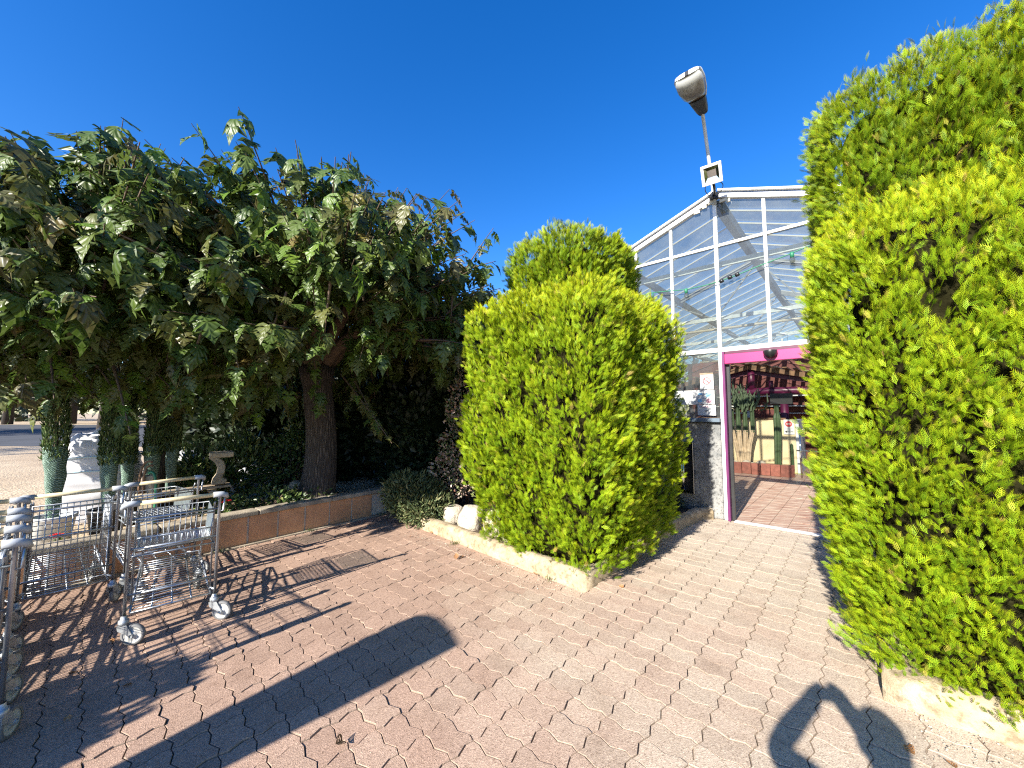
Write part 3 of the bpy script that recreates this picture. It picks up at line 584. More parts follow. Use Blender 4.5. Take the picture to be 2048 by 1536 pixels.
# generic leafy masses
def leaf_mass(name, m, parent, blobs, n, size, seed, tv=QV, tf=QF, droop=0., up=.3, clump=0., uv=None, shell=.75):
    r_ = np.random.default_rng(seed); w = np.array([b_[1][0] * b_[1][1] + b_[1][0] * b_[1][2] for b_ in blobs]); w = w / w.sum(); ch = r_.choice(len(blobs), n, p=w); C = np.array([b_[0] for b_ in blobs])[ch]; A = np.array([b_[1] for b_ in blobs])[ch]
    d = r_.normal(size=(n, 3)); d /= np.linalg.norm(d, axis=1, keepdims=True); q = shell + (1.06 - shell) * r_.random((n, 1)) ** .6
    P = C + d * A * q
    if clump:
        nb = np.array([nz(p[0], p[1], p[2], clump) for p in P]); keep = nb > -.22; P = P[keep] + (d[keep] * nb[keep, None] * .18 * A[keep]); d = d[keep]
    n = len(P); Y = d * .8 + np.array([0, 0, up - droop]) + r_.normal(size=(n, 3)) * .5; N = d + r_.normal(size=(n, 3)) * .6 + np.array([0, 0, .4]); S = r_.uniform(*size, n)
    V, F = scatter(tv, tf, P, frames(Y, N), S); return stuff(npmesh(name, V, F, m, parent, {'rnd': np.repeat(r_.random(n), len(tv))}, None if uv is None else np.tile(uv, (n, 1))))
def shrub(label, name, cat, base, blobs, m, n, size, seed, group=None, core=False, **kw):
    root = thing(name, label, cat, base, 0, group); bl = [((c[0], c[1], c[2]), a) for c, a in blobs]
    o = leaf_mass('foliage', m, root, bl, n, size, seed, **kw)
    b = MB(); r_ = random.Random(seed)
    for k in range(7):
        c, a = bl[k % len(bl)]; e = (c[0] + a[0] * r_.uniform(-.6, .6), c[1] + a[1] * r_.uniform(-.6, .6), c[2] + a[2] * r_.uniform(0, .6)); s0 = (r_.uniform(-.08, .08), r_.uniform(-.08, .08), 0); b.tube([s0, ((s0[0] + e[0]) / 2 + .05, (s0[1] + e[1]) / 2, e[2] * .55), e], [.02, .014, .006], 5)
    b.build('stem', M['branch'], root)
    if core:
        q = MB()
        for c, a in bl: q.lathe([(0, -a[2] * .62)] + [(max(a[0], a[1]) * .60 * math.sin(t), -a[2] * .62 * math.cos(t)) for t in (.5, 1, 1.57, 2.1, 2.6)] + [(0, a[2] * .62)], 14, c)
        stuff(q.build('shade_core', M['dark_core'], root))
    return root
shrub('grey-green prickly juniper bush spilling over the end of the terracotta wall', 'juniper_bush', 'shrub', (-1.45, 5.95, .08), [((0, 0, .28), (.42, .38, .33)), ((.22, -.2, .15), (.4, .3, .24)), ((-.18, -.05, .35), (.3, .3, .3))], M['juniper'], 5200, (.05, .11), 41, up=.5, shell=.45, tv=QV * np.array([.45, 1, 1]))
shrub('tall loose shrub with cream and reddish leaves left of the golden conifer', 'variegated_shrub', 'shrub', (-.80, 6.35, .09), [((.0, 0, 1.0), (.38, .38, .75)), ((.05, -.1, 1.75), (.3, .3, .55)), ((-.1, -.15, .55), (.42, .35, .45)), ((.1, .1, 2.3), (.25, .25, .35))], M['nandina'], 4600, (.035, .075), 42, clump=3.5, shell=.4)
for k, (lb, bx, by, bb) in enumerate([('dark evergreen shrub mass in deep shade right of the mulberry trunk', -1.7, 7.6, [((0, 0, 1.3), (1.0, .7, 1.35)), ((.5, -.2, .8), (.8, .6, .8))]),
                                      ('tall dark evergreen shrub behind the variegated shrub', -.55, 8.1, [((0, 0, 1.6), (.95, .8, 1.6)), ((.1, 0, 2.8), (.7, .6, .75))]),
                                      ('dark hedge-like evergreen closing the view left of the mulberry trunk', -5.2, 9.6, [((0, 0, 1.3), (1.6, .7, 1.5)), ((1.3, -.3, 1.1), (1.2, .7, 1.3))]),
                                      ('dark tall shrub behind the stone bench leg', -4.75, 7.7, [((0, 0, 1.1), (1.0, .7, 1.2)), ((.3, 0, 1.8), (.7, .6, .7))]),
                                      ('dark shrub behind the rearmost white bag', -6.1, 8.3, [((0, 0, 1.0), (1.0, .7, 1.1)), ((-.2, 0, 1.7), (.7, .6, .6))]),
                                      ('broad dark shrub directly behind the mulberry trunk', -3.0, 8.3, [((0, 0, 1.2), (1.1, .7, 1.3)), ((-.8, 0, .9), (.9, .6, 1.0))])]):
    shrub(lb, 'evergreen_shrub', 'shrub', (bx, by, .1), bb, M['shade_dark_leaf'], 11000, (.10, .19), 50 + k, 'dark evergreen shrubs in the shade', core=True, clump=1.6, shell=.6)
shrub('leafy green shrub with small glossy leaves just left of the mulberry trunk', 'leafy_shrub', 'shrub', (-3.75, 6.55, LOT), [((0, 0, .55), (.45, .4, .55)), ((.25, .1, .95), (.4, .35, .4))], M['shrub'], 3000, (.05, .09), 61, clump=3., shell=.3)
shrub('low trailing ground cover with small leaves along the coping', 'trailing_shrub', 'shrub', (-3.45, 5.55, LOT), [((0, 0, .12), (.5, .25, .2)), ((.35, .4, .12), (.35, .3, .18)), ((-.35, -.35, .1), (.35, .2, .16))], M['shrub'], 1700, (.04, .075), 62, shell=.2)
shrub('long-leaved green plants behind the flatbed trolley', 'leafy_shrub', 'shrub', (-4.75, 5.9, LOT), [((0, 0, .4), (.5, .3, .45)), ((.5, .2, .5), (.4, .3, .5))], M['shrub'], 1500, (.09, .2), 63, shell=.2, up=.7, tv=QV * np.array([.5, 1, 1]))
shrub('weedy undergrowth in shade at the foot of the concrete wall', 'undergrowth', 'shrub', tuple(W(-.55, 3.1, .09)), [((0, 0, .1), (.35, .3, .22)), ((.2, .1, .1), (.22, .2, .2))], M['juniper'], 900, (.06, .14), 64, shell=.2, up=.8, tv=QV * np.array([.3, 1, 1]))
shrub('round bushy shrub added unseen outside the left edge to shade the lower left paving', 'shadow_shrub', 'shrub', (-3.95, .15, 0), [((0, 0, .75), (.62, .62, .6)), ((.1, .2, 1.15), (.4, .4, .35))], M['shrub'], 4200, (.06, .12), 66, core=True, shell=.5)  # out-of-view shrub added for the shadow it throws on the paving
# trees behind
def far_tree(label, x, y, h, r, m, seed, n=5200, trunk=.25, name='tree', group='dark trees beyond the car park', low=.30, size=(.35, .7)):
    root = thing(name, label, 'tree', (x, y, LOT), 0, group); r_ = random.Random(seed); bl = []
    for k in range(9):
        a = r_.uniform(0, 6.28); q = r_.uniform(.1, .75); zz = h * (low + (1 - low) * r_.uniform(.15, .9)); bl.append(((math.cos(a) * r * q, math.sin(a) * r * q, zz), (r * r_.uniform(.35, .6), r * r_.uniform(.35, .6), h * r_.uniform(.09, .17))))
    leaf_mass('crown', m, root, bl, n, size, seed, clump=.5, shell=.3)
    b = MB(); b.tube([(0, 0, 0), (.1, .05, h * .3), (-.1, .1, h * .6), (0, 0, h * .85)], [trunk, trunk * .8, trunk * .5, trunk * .15], 8)
    for c, a in bl[:6]: b.tube([(0, .05, h * .35), (c[0] * .5, c[1] * .5, c[2] * .85), c], [trunk * .4, trunk * .25, .03], 5)
    b.build('trunk', M['dark_trunk'], root); return root
for k, (lb, x, y, h, r) in enumerate([
        ('dark pine with a bare thick trunk at the far left edge beyond the asphalt', -57.5, 44, 14, 5), ('dark tree beyond the asphalt just right of the leftmost trunk', -52.5, 46, 13, 4.5), ('dark bushy tree beyond the asphalt behind the first wrapped sapling', -46.5, 45, 13, 5),
        ('dark tree beyond the asphalt above the white big bag', -39, 46, 12, 5), ('dark round tree beyond the asphalt behind the rear saplings', -31, 44, 12, 5), ('dark tree in the far row behind the mulberry crown', -22, 42, 12, 5), ('dark tree in the far row right of the mulberry trunk', -12, 40, 12, 5), ('dark tree at the right end of the far row', -3, 40, 12, 5)]):
    far_tree(lb, x, y, h, r, M['pine'], 70 + k, trunk=.45, low=.16)
for k, (x, y) in enumerate([(-49, 6), (-40, -2), (-46, 16), (-33, -8), (-58, 12)]):
    far_tree('tall dark pine shading the car park from outside the left edge', x, y, 13, 6, M['pine'], 90 + k, 4200, .45, 'pine_tree', 'pines shading the car park from the left', low=.12)
far_tree('wispy silver-leaved tree peeking above the left mulberry crown', -9.2, 8.6, 6.6, 1.5, M['olive'], 99, 3600, .1, 'silver_tree', None, .3, (.09, .2))
far_tree('bluish silver-leaved tree seen through gaps of the mulberry crown', -6.2, 10.5, 6.0, 1.8, M['olive'], 98, 3600, .1, 'silver_tree', None, .3, (.09, .2))

bl = [((-125 + 7.5 * k, 62 + 5 * math.sin(k * 1.7), 5.5), (6.5, 4, 7.5 + 1.5 * math.sin(k * 2.3))) for k in range(21)]
fw = leaf_mass('far_wood', M['pine'], None, bl, 12000, (.7, 1.5), 300, shell=.5); fw['label'] = 'dark far wood closing the view beyond the car park'; fw['category'] = 'wood'
# ------------------------------------------------------------------ greenhouse
gh = site('greenhouse', 'white framed glass greenhouse shop with a gable front and pink doorway', 'greenhouse')
FY = 3.55; RX = .41; RZ = 5.17; SL = .365; EX = 3.25; DEPTH = 13.6; EZ = RZ - SL * EX
def rz_(x): return RZ - SL * abs(x - RX)
XS = [RX - EX, -2.35, -1.67, -.99, -.35, .36, 1.03, 1.70, 2.37, 3.02, RX + EX]
for x in XS:
    b = MB(); z0 = 2.66 if x not in (.36, XS[0], XS[-1]) else 0.; b.box((x, FY, (z0 + rz_(x) - .05) / 2), (.046 if x != .36 else .056, .06, rz_(x) - .05 - z0)); b.build('mullion', M['white_alu'], gh, .006)
for z, hgt in ((4.33, .045), (2.635, .07)):
    b = MB(); b.bar((RX - EX, FY - .004, z), (RX + EX if z < 4 else RX + EX - .5, FY - .004, z), .05, hgt); b.build('transom', M['white_alu'], gh, .005)
for sg in (-1, 1):
    b = MB(); b.bar((RX, FY - .02, RZ - .02), (RX + sg * EX, FY - .02, EZ - .02), .09, .075, (0, 0, 1)); b.build('gable_rail', M['white_alu'], gh, .01)
    b = MB(); b.bar((RX + sg * .02, FY - .06, RZ + .05), (RX + sg * (EX + .08), FY - .06, EZ + .05 - .02), .10, .035); b.build('verge_cap', M['white_alu'], gh, .008)
def pane(poly, o=(0, 0, 0), name='glass_pane'):
    b = MB(); b.add([Vector(o) + Vector(p) for p in poly], [tuple(range(len(poly)))]); return b.build(name, M['glass'], gh)
for a, c in zip(XS[:-1], XS[1:]):
    g0, g1 = a + .02, c - .02; y = FY + .004
    zt = 4.31
    za, zc = rz_(g0) - .07, rz_(g1) - .07
    pane([(g0, y, 2.67), (g1, y, 2.67), (g1, y, min(zt, zc)), (g0, y, min(zt, za))])
    if min(za, zc) > 4.36:
        top = [(g1, y, zc), (g0, y, za)] if not (g0 < RX < g1) else [(g1, y, zc), (RX, y, RZ - .07), (g0, y, za)]
        pane([(g0, y, 4.355), (g1, y, 4.355)] + top)
# roof
NB = 23; st = DEPTH / NB
for sg in (-1, 1):
    gb = MB(); gb.bar((RX, 0, RZ - .012), (RX + sg * EX, 0, EZ - .012), .022, .026); src = gb.build('glazing_bar', M['grey_bar'], gh); src.location = (0, FY + st, 0)
    for k in range(2, NB + 1): inst(src, gh, (0, FY + k * st, 0))
    pn = MB(); pn.add([(RX + sg * .03, .02, RZ + .004), (RX + sg * EX, .02, EZ + .004), (RX + sg * EX, st - .02, EZ + .004), (RX + sg * .03, st - .02, RZ + .004)], [(0, 1, 2, 3)]); sp = pn.build('roof_pane', M['glass'], gh); sp.location = (0, FY, 0)
    for k in range(1, NB): inst(sp, gh, (0, FY + k * st, 0))
    for q in (.52,):
        xx = RX + sg * EX * q; b = MB(); b.bar((xx, FY + .05, rz_(xx) - .14), (xx, FY + DEPTH, rz_(xx) - .14), .07, .14); b.build('purlin', M['dark_beam'], gh)
    xx = RX + sg * EX; b = MB(); b.bar((xx, FY, EZ - .05), (xx, FY + DEPTH, EZ - .05), .16, .12); b.build('gutter', M['galv_beam'], gh)
    # side wall
    for k in range(0, NB + 1, 2):
        b = MB(); b.box((xx, FY + k * st, EZ / 2), (.06, .06, EZ - .1)); 
        if k: b.build('side_post', M['white_alu'], gh)
        if k + 2 <= NB: pane([(xx, FY + k * st + .03, .3), (xx, FY + (k + 2) * st - .03, .3), (xx, FY + (k + 2) * st - .03, EZ - .12), (xx, FY + k * st + .03, EZ - .12)])
b = MB(); b.bar((RX, FY + .06, RZ - .14), (RX, FY + DEPTH, RZ - .14), .12, .17); b.build('ridge_beam', M['dark_beam'], gh)
for k, yy in enumerate((FY + .35, FY + 3.2, FY + 6.4, FY + 9.6)):
    zc = 4.14 if k == 0 else 3.86; b = MB(); b.bar((RX - EX + .1, yy, zc), (RX + EX - .1, yy, zc), .05, .085); b.build('truss_chord', M['galv_beam'], gh)
    if k:
        d = MB()
        for sg in (-1, 1):
            d.bar((RX + sg * .9, yy + .03, zc), (RX + sg * .05, yy + .03, RZ - .2), .03, .03); d.bar((RX + sg * .9, yy + .03, zc), (RX + sg * 1.9, yy + .03, rz_(RX + 1.9) - .1), .03, .03); d.bar((RX + sg * 3.1, yy, EZ - .1), (RX, yy, RZ - .1), .06, .10)
        d.build('truss_brace', M['dark_beam'], gh)
        b = MB(); b.tube([(RX - EX + .1, yy + .25, zc - .2), (RX + EX - .1, yy + .25, zc - .2)], .035, 8); b.build('heating_pipe', M['cream_pipe'], gh)
# end wall
for a in np.linspace(RX - EX, RX + EX, 9):
    b = MB(); b.box((a, FY + DEPTH, rz_(a) / 2), (.06, .06, rz_(a))); b.build('end_post', M['white_alu'], gh)
pane([(RX - EX, FY + DEPTH + .03, .8), (RX + EX, FY + DEPTH + .03, .8), (RX + EX, FY + DEPTH + .03, EZ), (RX, FY + DEPTH + .03, RZ), (RX - EX, FY + DEPTH + .03, EZ)])
# front low wall, ledge, window left of the door
b = MB(); nx_ = 14; b.box(((.33 + RX - EX) / 2, FY + .03, .745), (.33 - RX + EX - .002, .16, 1.49)); b.build('concrete_wall', M['dado'], gh, .015)
b = MB(); b.box(((.34 + RX - EX) / 2, FY + .0, 1.525), (.34 - RX + EX, .26, .06)); b.build('window_ledge', M['ledge'], gh, .006)
for a, c in zip(XS[:4], XS[1:5]):
    b = MB(); b.box((c, FY, 2.08), (.045, .05, 1.04)); b.build('window_mullion', M['white_alu'], gh)
for a, c in zip(XS[:5], XS[1:6]): pane([(a + .025, FY + .006, 1.56), (c - .025, FY + .006, 1.56), (c - .025, FY + .006, 2.6), (a + .025, FY + .006, 2.6)])
b = MB(); b.box((.41, FY - .03, 1.30), (.038, .11, 2.60)); b.build('door_jamb', M['shaded_pink'], gh, .006)
b = MB(); b.box((.455, FY + .02, 1.20), (.045, .05, 2.39)); b.build('door_jamb', M['dark_metal'], gh, .004)
b = MB(); b.box((1.50, FY - .03, 2.475), (2.14, .11, .15)); b.build('door_lintel', M['pink'], gh, .006)
b = MB(); b.box((1.50, FY - .015, 2.575), (2.14, .09, .045)); b.build('lintel_groove', M['magenta'], gh, .003)
b = MB(); b.box((2.60, FY - .03, 1.30), (.062, .11, 2.60)); b.build('door_jamb', M['shaded_pink'], gh, .006)
b = MB(); b.box((1.52, FY - .02, .001), (2.1, .10, .022)); b.build('door_threshold', M['white_alu'], gh, .004)
b = MB(); b.box(((RX + EX + 2.64) / 2, FY + .03, .745), (RX + EX - 2.64, .16, 1.49)); b.build('concrete_wall', M['dado'], gh, .015)
# dome sensor
ds = MB(); ds.lathe([(.085, 0), (.088, -.02), (.082, -.055), (.06, -.085), (.03, -.1), (0, -.104)], 18); o = ds.build('dome_camera', M['black']); o.location = W(1.04, FY - .14, 2.54); tag(o, 'black half-dome camera hanging under the pink door lintel', 'camera')
# floor
fl = bpy.data.objects.new('shop_floor', None); COL.objects.link(fl); fl.location = K; fl.rotation_euler = (0, 0, -ANG); struct(fl)
b = MB(); b.add([(RX - EX, FY - .03, -.012), (RX + EX, FY - .03, -.012), (RX + EX, FY + DEPTH, -.012), (RX - EX, FY + DEPTH, -.012)], [(0, 1, 2, 3)]); struct(b.build('floor_grout', M['grout'], fl))
tb = MB(); tb.box((0, 0, -.006), (.219, .219, .014)); ts = None; lst = []; n_t = 0
for j in range(0, 58):
    for i in range(-13, 14):
        x = .545 + i * .2267; y = FY + .06 + .114 + j * .2267
        if RX - EX + .15 < x < RX + EX - .15 and y < FY + DEPTH - .15:
            hid = x < -.9 - (y - FY) * .1 or x > 2.6
            lst.append((y + abs(x - 1) * .3 + (50 if hid else 0), x, y))
lst.sort(); fb = MB()
for k, (q, x, y) in enumerate(lst):
    dz = random.gauss(0, .0012)
    if k < 300:
        if ts is None: ts = tb.build('floor_tile', M['floor_tile'], fl); o = ts
        else: o = inst(ts)
        o.location = (x, y, dz)
    else: fb.box((x, y, -.006 + dz), (.219, .219, .014))
stuff(fb.build('far_floor_tiles', M['floor_tile'], fl))
b = MB(); b.box((1.52, FY - .0, -.05), (2.1, .08, .09)); struct(b.build('door_step', M['grout'], fl))

# signs on the window
def sign(label, x0, x1, z0, z1, y, cat='sign', name='notice_sign'):
    s = site(name, label, cat); b = MB(); b.box(((x0 + x1) / 2, y, (z0 + z1) / 2), (x1 - x0, .008, z1 - z0)); b.build('board', M['sign_white'], s); return s
def ring(b, cx, cz, y, r0, r1, n=28):
    vs = []
    for k in range(n): a = 2 * math.pi * k / n; vs += [(cx + math.cos(a) * r0, y, cz + math.sin(a) * r0), (cx + math.cos(a) * r1, y, cz + math.sin(a) * r1)]
    b.add(vs, [(2 * k, 2 * k + 1, (2 * k + 3) % (2 * n), (2 * k + 2) % (2 * n)) for k in range(n)])
def disc(b, cx, cz, y, r, n=24): b.add([(cx + math.cos(2 * math.pi * k / n) * r, y, cz + math.sin(2 * math.pi * k / n) * r) for k in range(n)], [tuple(range(n))])
def strip(b, x0, x1, z, h, y): b.add([(x0, y, z), (x1, y, z), (x1, y, z + h), (x0, y, z + h)], [(0, 1, 2, 3)])
SY = FY - .05
s = sign('white prohibition sign with a red crossed-out circle beside the door jamb', .06, .255, 2.015, 2.255, SY)
b = MB(); ring(b, .158, 2.15, SY - .006, .046, .060); b.bar((.118, SY - .006, 2.188), (.198, SY - .006, 2.112), .001, .014, (0, 0, 1)); b.build('prohibition_mark', M['sign_red'], s)
b = MB(); b.box((.150, SY - .0055, 2.150), (.052, .0008, .009)); b.box((.182, SY - .0055, 2.151), (.008, .0008, .007)); b.build('cigarette_print', M['sign_grey'], s)
b = MB()
for k, (a, c) in enumerate(((.085, .23), (.10, .22), (.09, .225))): strip(b, a, c, 2.225 - .010 if k == 0 else 2.075 - .018 * k, .0045, SY - .006)
b.build('print_lines', M['sign_grey'], s)
b = MB(); b.box((.157, SY + .002, 2.268), (.20, .03, .022)); b.build('wooden_lath', M['grey_wood'], s)
s = sign('wide white hygiene notice with blue and pink pictograms in the window', -.33, .262, 1.775, 2.005, SY - .0)
def blob(b, cx, cz, y, r, teeth, seed):
    r_ = random.Random(seed); n = teeth * 2; b.add([(cx + math.cos(2 * math.pi * k / n) * r * (1 if k % 2 else .72 + .1 * r_.random()), y, cz + math.sin(2 * math.pi * k / n) * r * (.85 if k % 2 else .66)) for k in range(n)], [tuple(range(n))])
b = MB(); blob(b, .175, 1.925, SY - .006, .050, 7, 1); blob(b, .045, 1.835, SY - .006, .040, 4, 2); strip(b, .02, .085, 1.925, .035, SY - .0062); b.build('blue_pictogram', M['sign_blue'], s)
b = MB(); blob(b, .178, 1.832, SY - .006, .050, 9, 3); b.build('pink_pictogram', M['sign_pink'], s)
b = MB(); strip(b, .03, .24, 1.982, .006, SY - .006); strip(b, .03, .10, 1.783, .004, SY - .006); b.build('print_lines', M['sign_grey'], s)
s = sign('small white poster with a black silhouette just above the slate ledge', .005, .275, 1.60, 1.765, SY - .002)
b = MB(); b.add([(.10, SY - .008, 1.672), (.135, SY - .008, 1.676), (.16, SY - .008, 1.688), (.163, SY - .008, 1.682), (.145, SY - .008, 1.664), (.118, SY - .008, 1.660)], [(0, 1, 2, 3, 4, 5)]); b.add([(.155, SY - .008, 1.655), (.175, SY - .008, 1.660), (.17, SY - .008, 1.65)], [(0, 1, 2)]); b.build('silhouette_print', M['sign_black'], s)
b = MB(); strip(b, .06, .20, 1.735, .008, SY - .008); strip(b, .05, .22, 1.722, .004, SY - .008); b.build('print_lines', M['sign_pink'], s)
# cord/white clips at the gable apex and gable cables
cl = site('junction_clips', 'cluster of small cream clips on the glass near the gable apex', 'fitting'); b = None
for (x, z, w) in ((.10, 4.98, .09), (.22, 5.03, .06), (.32, 5.06, .07), (.50, 5.04, .11), (.57, 5.01, .05)): b = MB(); b.box((x, FY - .04, z), (w, .03, .045)); b.build('clip', M['cream_pipe'], cl)
# metal ash bin on the wall
ab = site('wall_ashtray', 'dark metal ash bin in a chrome frame on the concrete wall by the door', 'ash bin')
b = MB(); b.box((-.22, FY - .075, .76), (.30, .05, .78)); b.build('back_plate', M['black'], ab, .006)
b = MB()
for x in (-.37, -.07): b.box((x, FY - .10, .76), (.018, .10, .80))
b.box((-.22, FY - .10, 1.16), (.318, .10, .018)); b.box((-.22, FY - .10, .36), (.318, .10, .018)); b.build('chrome_frame', M['chrome'], ab, .004)
b = MB(); b.lathe([(.001, 0), (.055, 0), (.055, .42), (.05, .425)], 18, (-.24, FY - .16, .40)); b.build('chrome_tube', M['chrome'], ab)
b = MB(); b.lathe([(.072, 0), (.075, .02), (.075, .16), (.06, .18), (0, .182)], 18, (-.25, FY - .16, .86)); b.build('bin_hood', M['black'], ab)
# string lights
def world_cable(name, pts, r, m, parent): 
    b = MB(); b.tube(pts, r, 6); return b.build(name, m, parent)
sl_ = site('string_lights', 'green festoon cable with clear bulbs strung across the gable glass', 'string lights'); cy = FY - .09
cpts = [(-2.3, cy, 3.60), (-1.5, cy, 3.70), (-.70, cy, 3.765), (-.40, cy, 3.735), (-.10, cy, 3.695), (.2, cy, 3.70), (.40, cy, 3.72), (.62, cy, 3.755), (.95, cy, 3.83), (1.30, cy, 3.90), (1.8, cy, 4.02), (2.6, cy, 4.22)]
world_cable('cable', cpts, .008, M['green_cable'], sl_)
for (x, z) in ((-1.5, 3.70), (-.10, 3.695), (1.35, 3.91), (2.2, 4.12)):
    b = MB(); b.lathe([(.0, .02), (.024, .015), (.027, -.02), (.022, -.065), (0, -.066)], 12, (x, cy, z)); h = b.build('lamp_holder', M['green_cable'], sl_)
    b = MB(); b.lathe([(.018, -.06), (.026, -.075), (.034, -.10), (.030, -.128), (.015, -.142), (0, -.145)], 12, (x, cy, z)); b.build('bulb', M['glass'], h)
b = MB()
for (x, z) in ((.44, 3.715), (.56, 3.745), (.66, 3.765)): b.lathe([(0, -.03), (.028, -.03), (.032, 0), (.028, .03), (0, .03)], 10, (x, cy - .01, z), (1, 0, .3))
b.build('connector', M['black'], sl_)
for (x, x2, z, z2) in ((-.66, -.66, 3.76, 3.60),): b = MB(); b.tube([(x, cy, z), (x2, cy, z2)], .009, 6); b.build('hanger', M['green_cable'], sl_)

# ------------------------------------------------------------------ lamps on the gable
lt = thing('street_lamp', 'old street lamp with a stained dish head on a bent pole above the gable', 'street lamp')
A0 = Vector((3.30, 6.02, 5.02)); A1 = Vector((3.21, 5.98, 5.74)); A2 = Vector((3.08, 5.84, 6.20)); A3 = Vector((2.95, 5.64, 6.34))
def bez(p0, p1, p2, p3, n=10): return [((1 - t) ** 3) * p0 + 3 * ((1 - t) ** 2) * t * p1 + 3 * (1 - t) * t * t * p2 + t ** 3 * p3 for t in [i / n for i in range(n + 1)]]
b = MB(); b.tube(bez(A0, A1, A2, A3, 12), .027, 10); b.build('pole', M['lamp_grey'], lt)
hd = Vector((-.36, -.40, .06)).normalized(); hs_ = hd.cross(Vector((0, 0, 1))).normalized(); hu = hs_.cross(hd).normalized()
def lampbody(b, secs, m, name, parent, nseg=20):
    secs = [tuple(q * 1.02 for q in t) for t in secs]
    vs = []; k = nseg
    for (y, w, top, bot) in secs:
        for i in range(k):
            a = 2 * math.pi * i / k; c, s_ = math.cos(a), math.sin(a); q = (abs(c) ** 3 + abs(s_) ** 3) ** (-1 / 3); x = c * q * w; z = s_ * q; z = z * top if z > 0 else z * bot
            vs.append(A3 + hd * y + hs_ * x + hu * z)
    n = len(secs); b.add(vs, [(i * k + j, i * k + (j + 1) % k, (i + 1) * k + (j + 1) % k, (i + 1) * k + j) for i in range(n - 1) for j in range(k)], True); b.f += [tuple(range(k)), tuple((n - 1) * k + j for j in reversed(range(k)))]; b.sm += [False, False]
    return b.build(name, m, parent)
lampbody(MB(), [(-.06, .065, .05, .05), (.0, .085, .07, .055), (.20, .115, .08, .055), (.24, .12, .08, .05)], M['dark_metal'], 'gear_housing', lt)
lampbody(MB(), [(.22, .125, .09, .012), (.35, .165, .11, .012), (.52, .19, .11, .012), (.66, .185, .09, .012), (.70, .16, .06, .012)], M['lamp_grey'], 'hood', lt)
def m_diff():
    m, n, l, p = new_mat('stained_lamp_bowl'); pos = n.new('ShaderNodeNewGeometry').outputs['Position']; a = noise_n(n, l, 7, 6, .65, pos)
    at = n.new('ShaderNodeAttribute'); at.attribute_name = 'dirt'
    f = mathn(n, l, 'ADD', mathn(n, l, 'MULTIPLY_ADD', a.outputs[0], .8, -.4), at.outputs['Fac'])
    r = ramp(n, [(.10, (.40, .41, .39)), (.34, (.20, .185, .15)), (.7, (.10, .08, .055)), (.95, (.07, .035, .010))]); l.new(f, r.inputs[0]); l.new(r.outputs[0], p.inputs['Base Color']); p.inputs['Roughness'].default_value = .3; return m
bw = lampbody(MB(), [(.245, .105, .01, .01), (.26, .12, .01, .05), (.36, .158, .01, .105), (.52, .183, .01, .125), (.63, .178, .01, .10), (.685, .155, .01, .05), (.695, .12, .01, .01)], m_diff(), 'bowl', lt)
yv = [(v.co - A3).dot(hd) for v in bw.data.vertices]; bw.data.attributes.new('dirt', 'FLOAT', 'POINT').data.foreach_set('value', [max(0, min(1, (.70 - y) / .46)) for y in yv])
b = MB(); b.box(A3 + hd * .705 + hu * .02, (.05, .03, .07), axes=[hs_, hd, hu]); b.build('latch', M['black'], lt)
fd = thing('floodlight', 'square white floodlight clamped to the lamp pole at the gable apex', 'floodlight'); fc = Vector((3.01, 5.55, 5.23))
fx = Vector((.80, -.60, 0)).normalized(); fn = Vector((-.52, -.70, -.46)); fn = (fn - fx * fn.dot(fx)).normalized(); fz = fn.cross(fx).normalized(); fz = fz if fz.z > 0 else -fz
b = MB(); w_ = .14
for (a, c, dx, dz) in ((0, .122, 2 * w_, .04), (0, -.122, 2 * w_, .04), (.12, 0, .04, .205), (-.12, 0, .04, .205)): b.box(fc + fx * a + fz * c, (dx, .05, dz), axes=[fx, fn, fz])
b.build('rim', M['white_alu'], fd, .006)
b = MB(); b.box(fc - fn * .05, (.27, .06, .27), axes=[fx, fn, fz]); b.build('housing', M['lamp_grey'], fd, .008)
b = MB(); q = [fc + fx * sx * .098 + fz * sz * .10 + fn * .0 for sx, sz in ((-1, -1), (1, -1), (1, 1), (-1, 1))]; iq = [fc + fx * sx * .06 + fz * (sz * .05 + .01) - fn * .018 for sx, sz in ((-1, -1), (1, -1), (1, 1), (-1, 1))]
b.add(q + iq, [(0, 1, 5, 4), (1, 2, 6, 5), (2, 3, 7, 6), (3, 0, 4, 7), (4, 5, 6, 7)]); b.build('reflector', M['chrome'], fd)
b = MB(); b.tube([fc - fn * .06 - fz * .1, fc - fn * .12 - fz * .2, A0 + Vector((0, 0, .12))], .02, 8); b.box(A0 + Vector((-.03, -.03, .12)), (.10, .10, .10)); b.build('bracket', M['black'], fd)
b = MB(); b.tube(bez(fc - fz * .14 - fx * .10, fc - fz * .24 - fx * .14, fc - fz * .28 - fx * .05, A0 + Vector((-.05, -.05, .06))), .006, 6); b.tube(bez(fc - fz * .14 + fx * .10, fc - fz * .20 + fx * .17, fc - fz * .26 + fx * .12, A0 + Vector((0, -.03, .1))), .006, 6); b.build('cord', M['black'], fd)

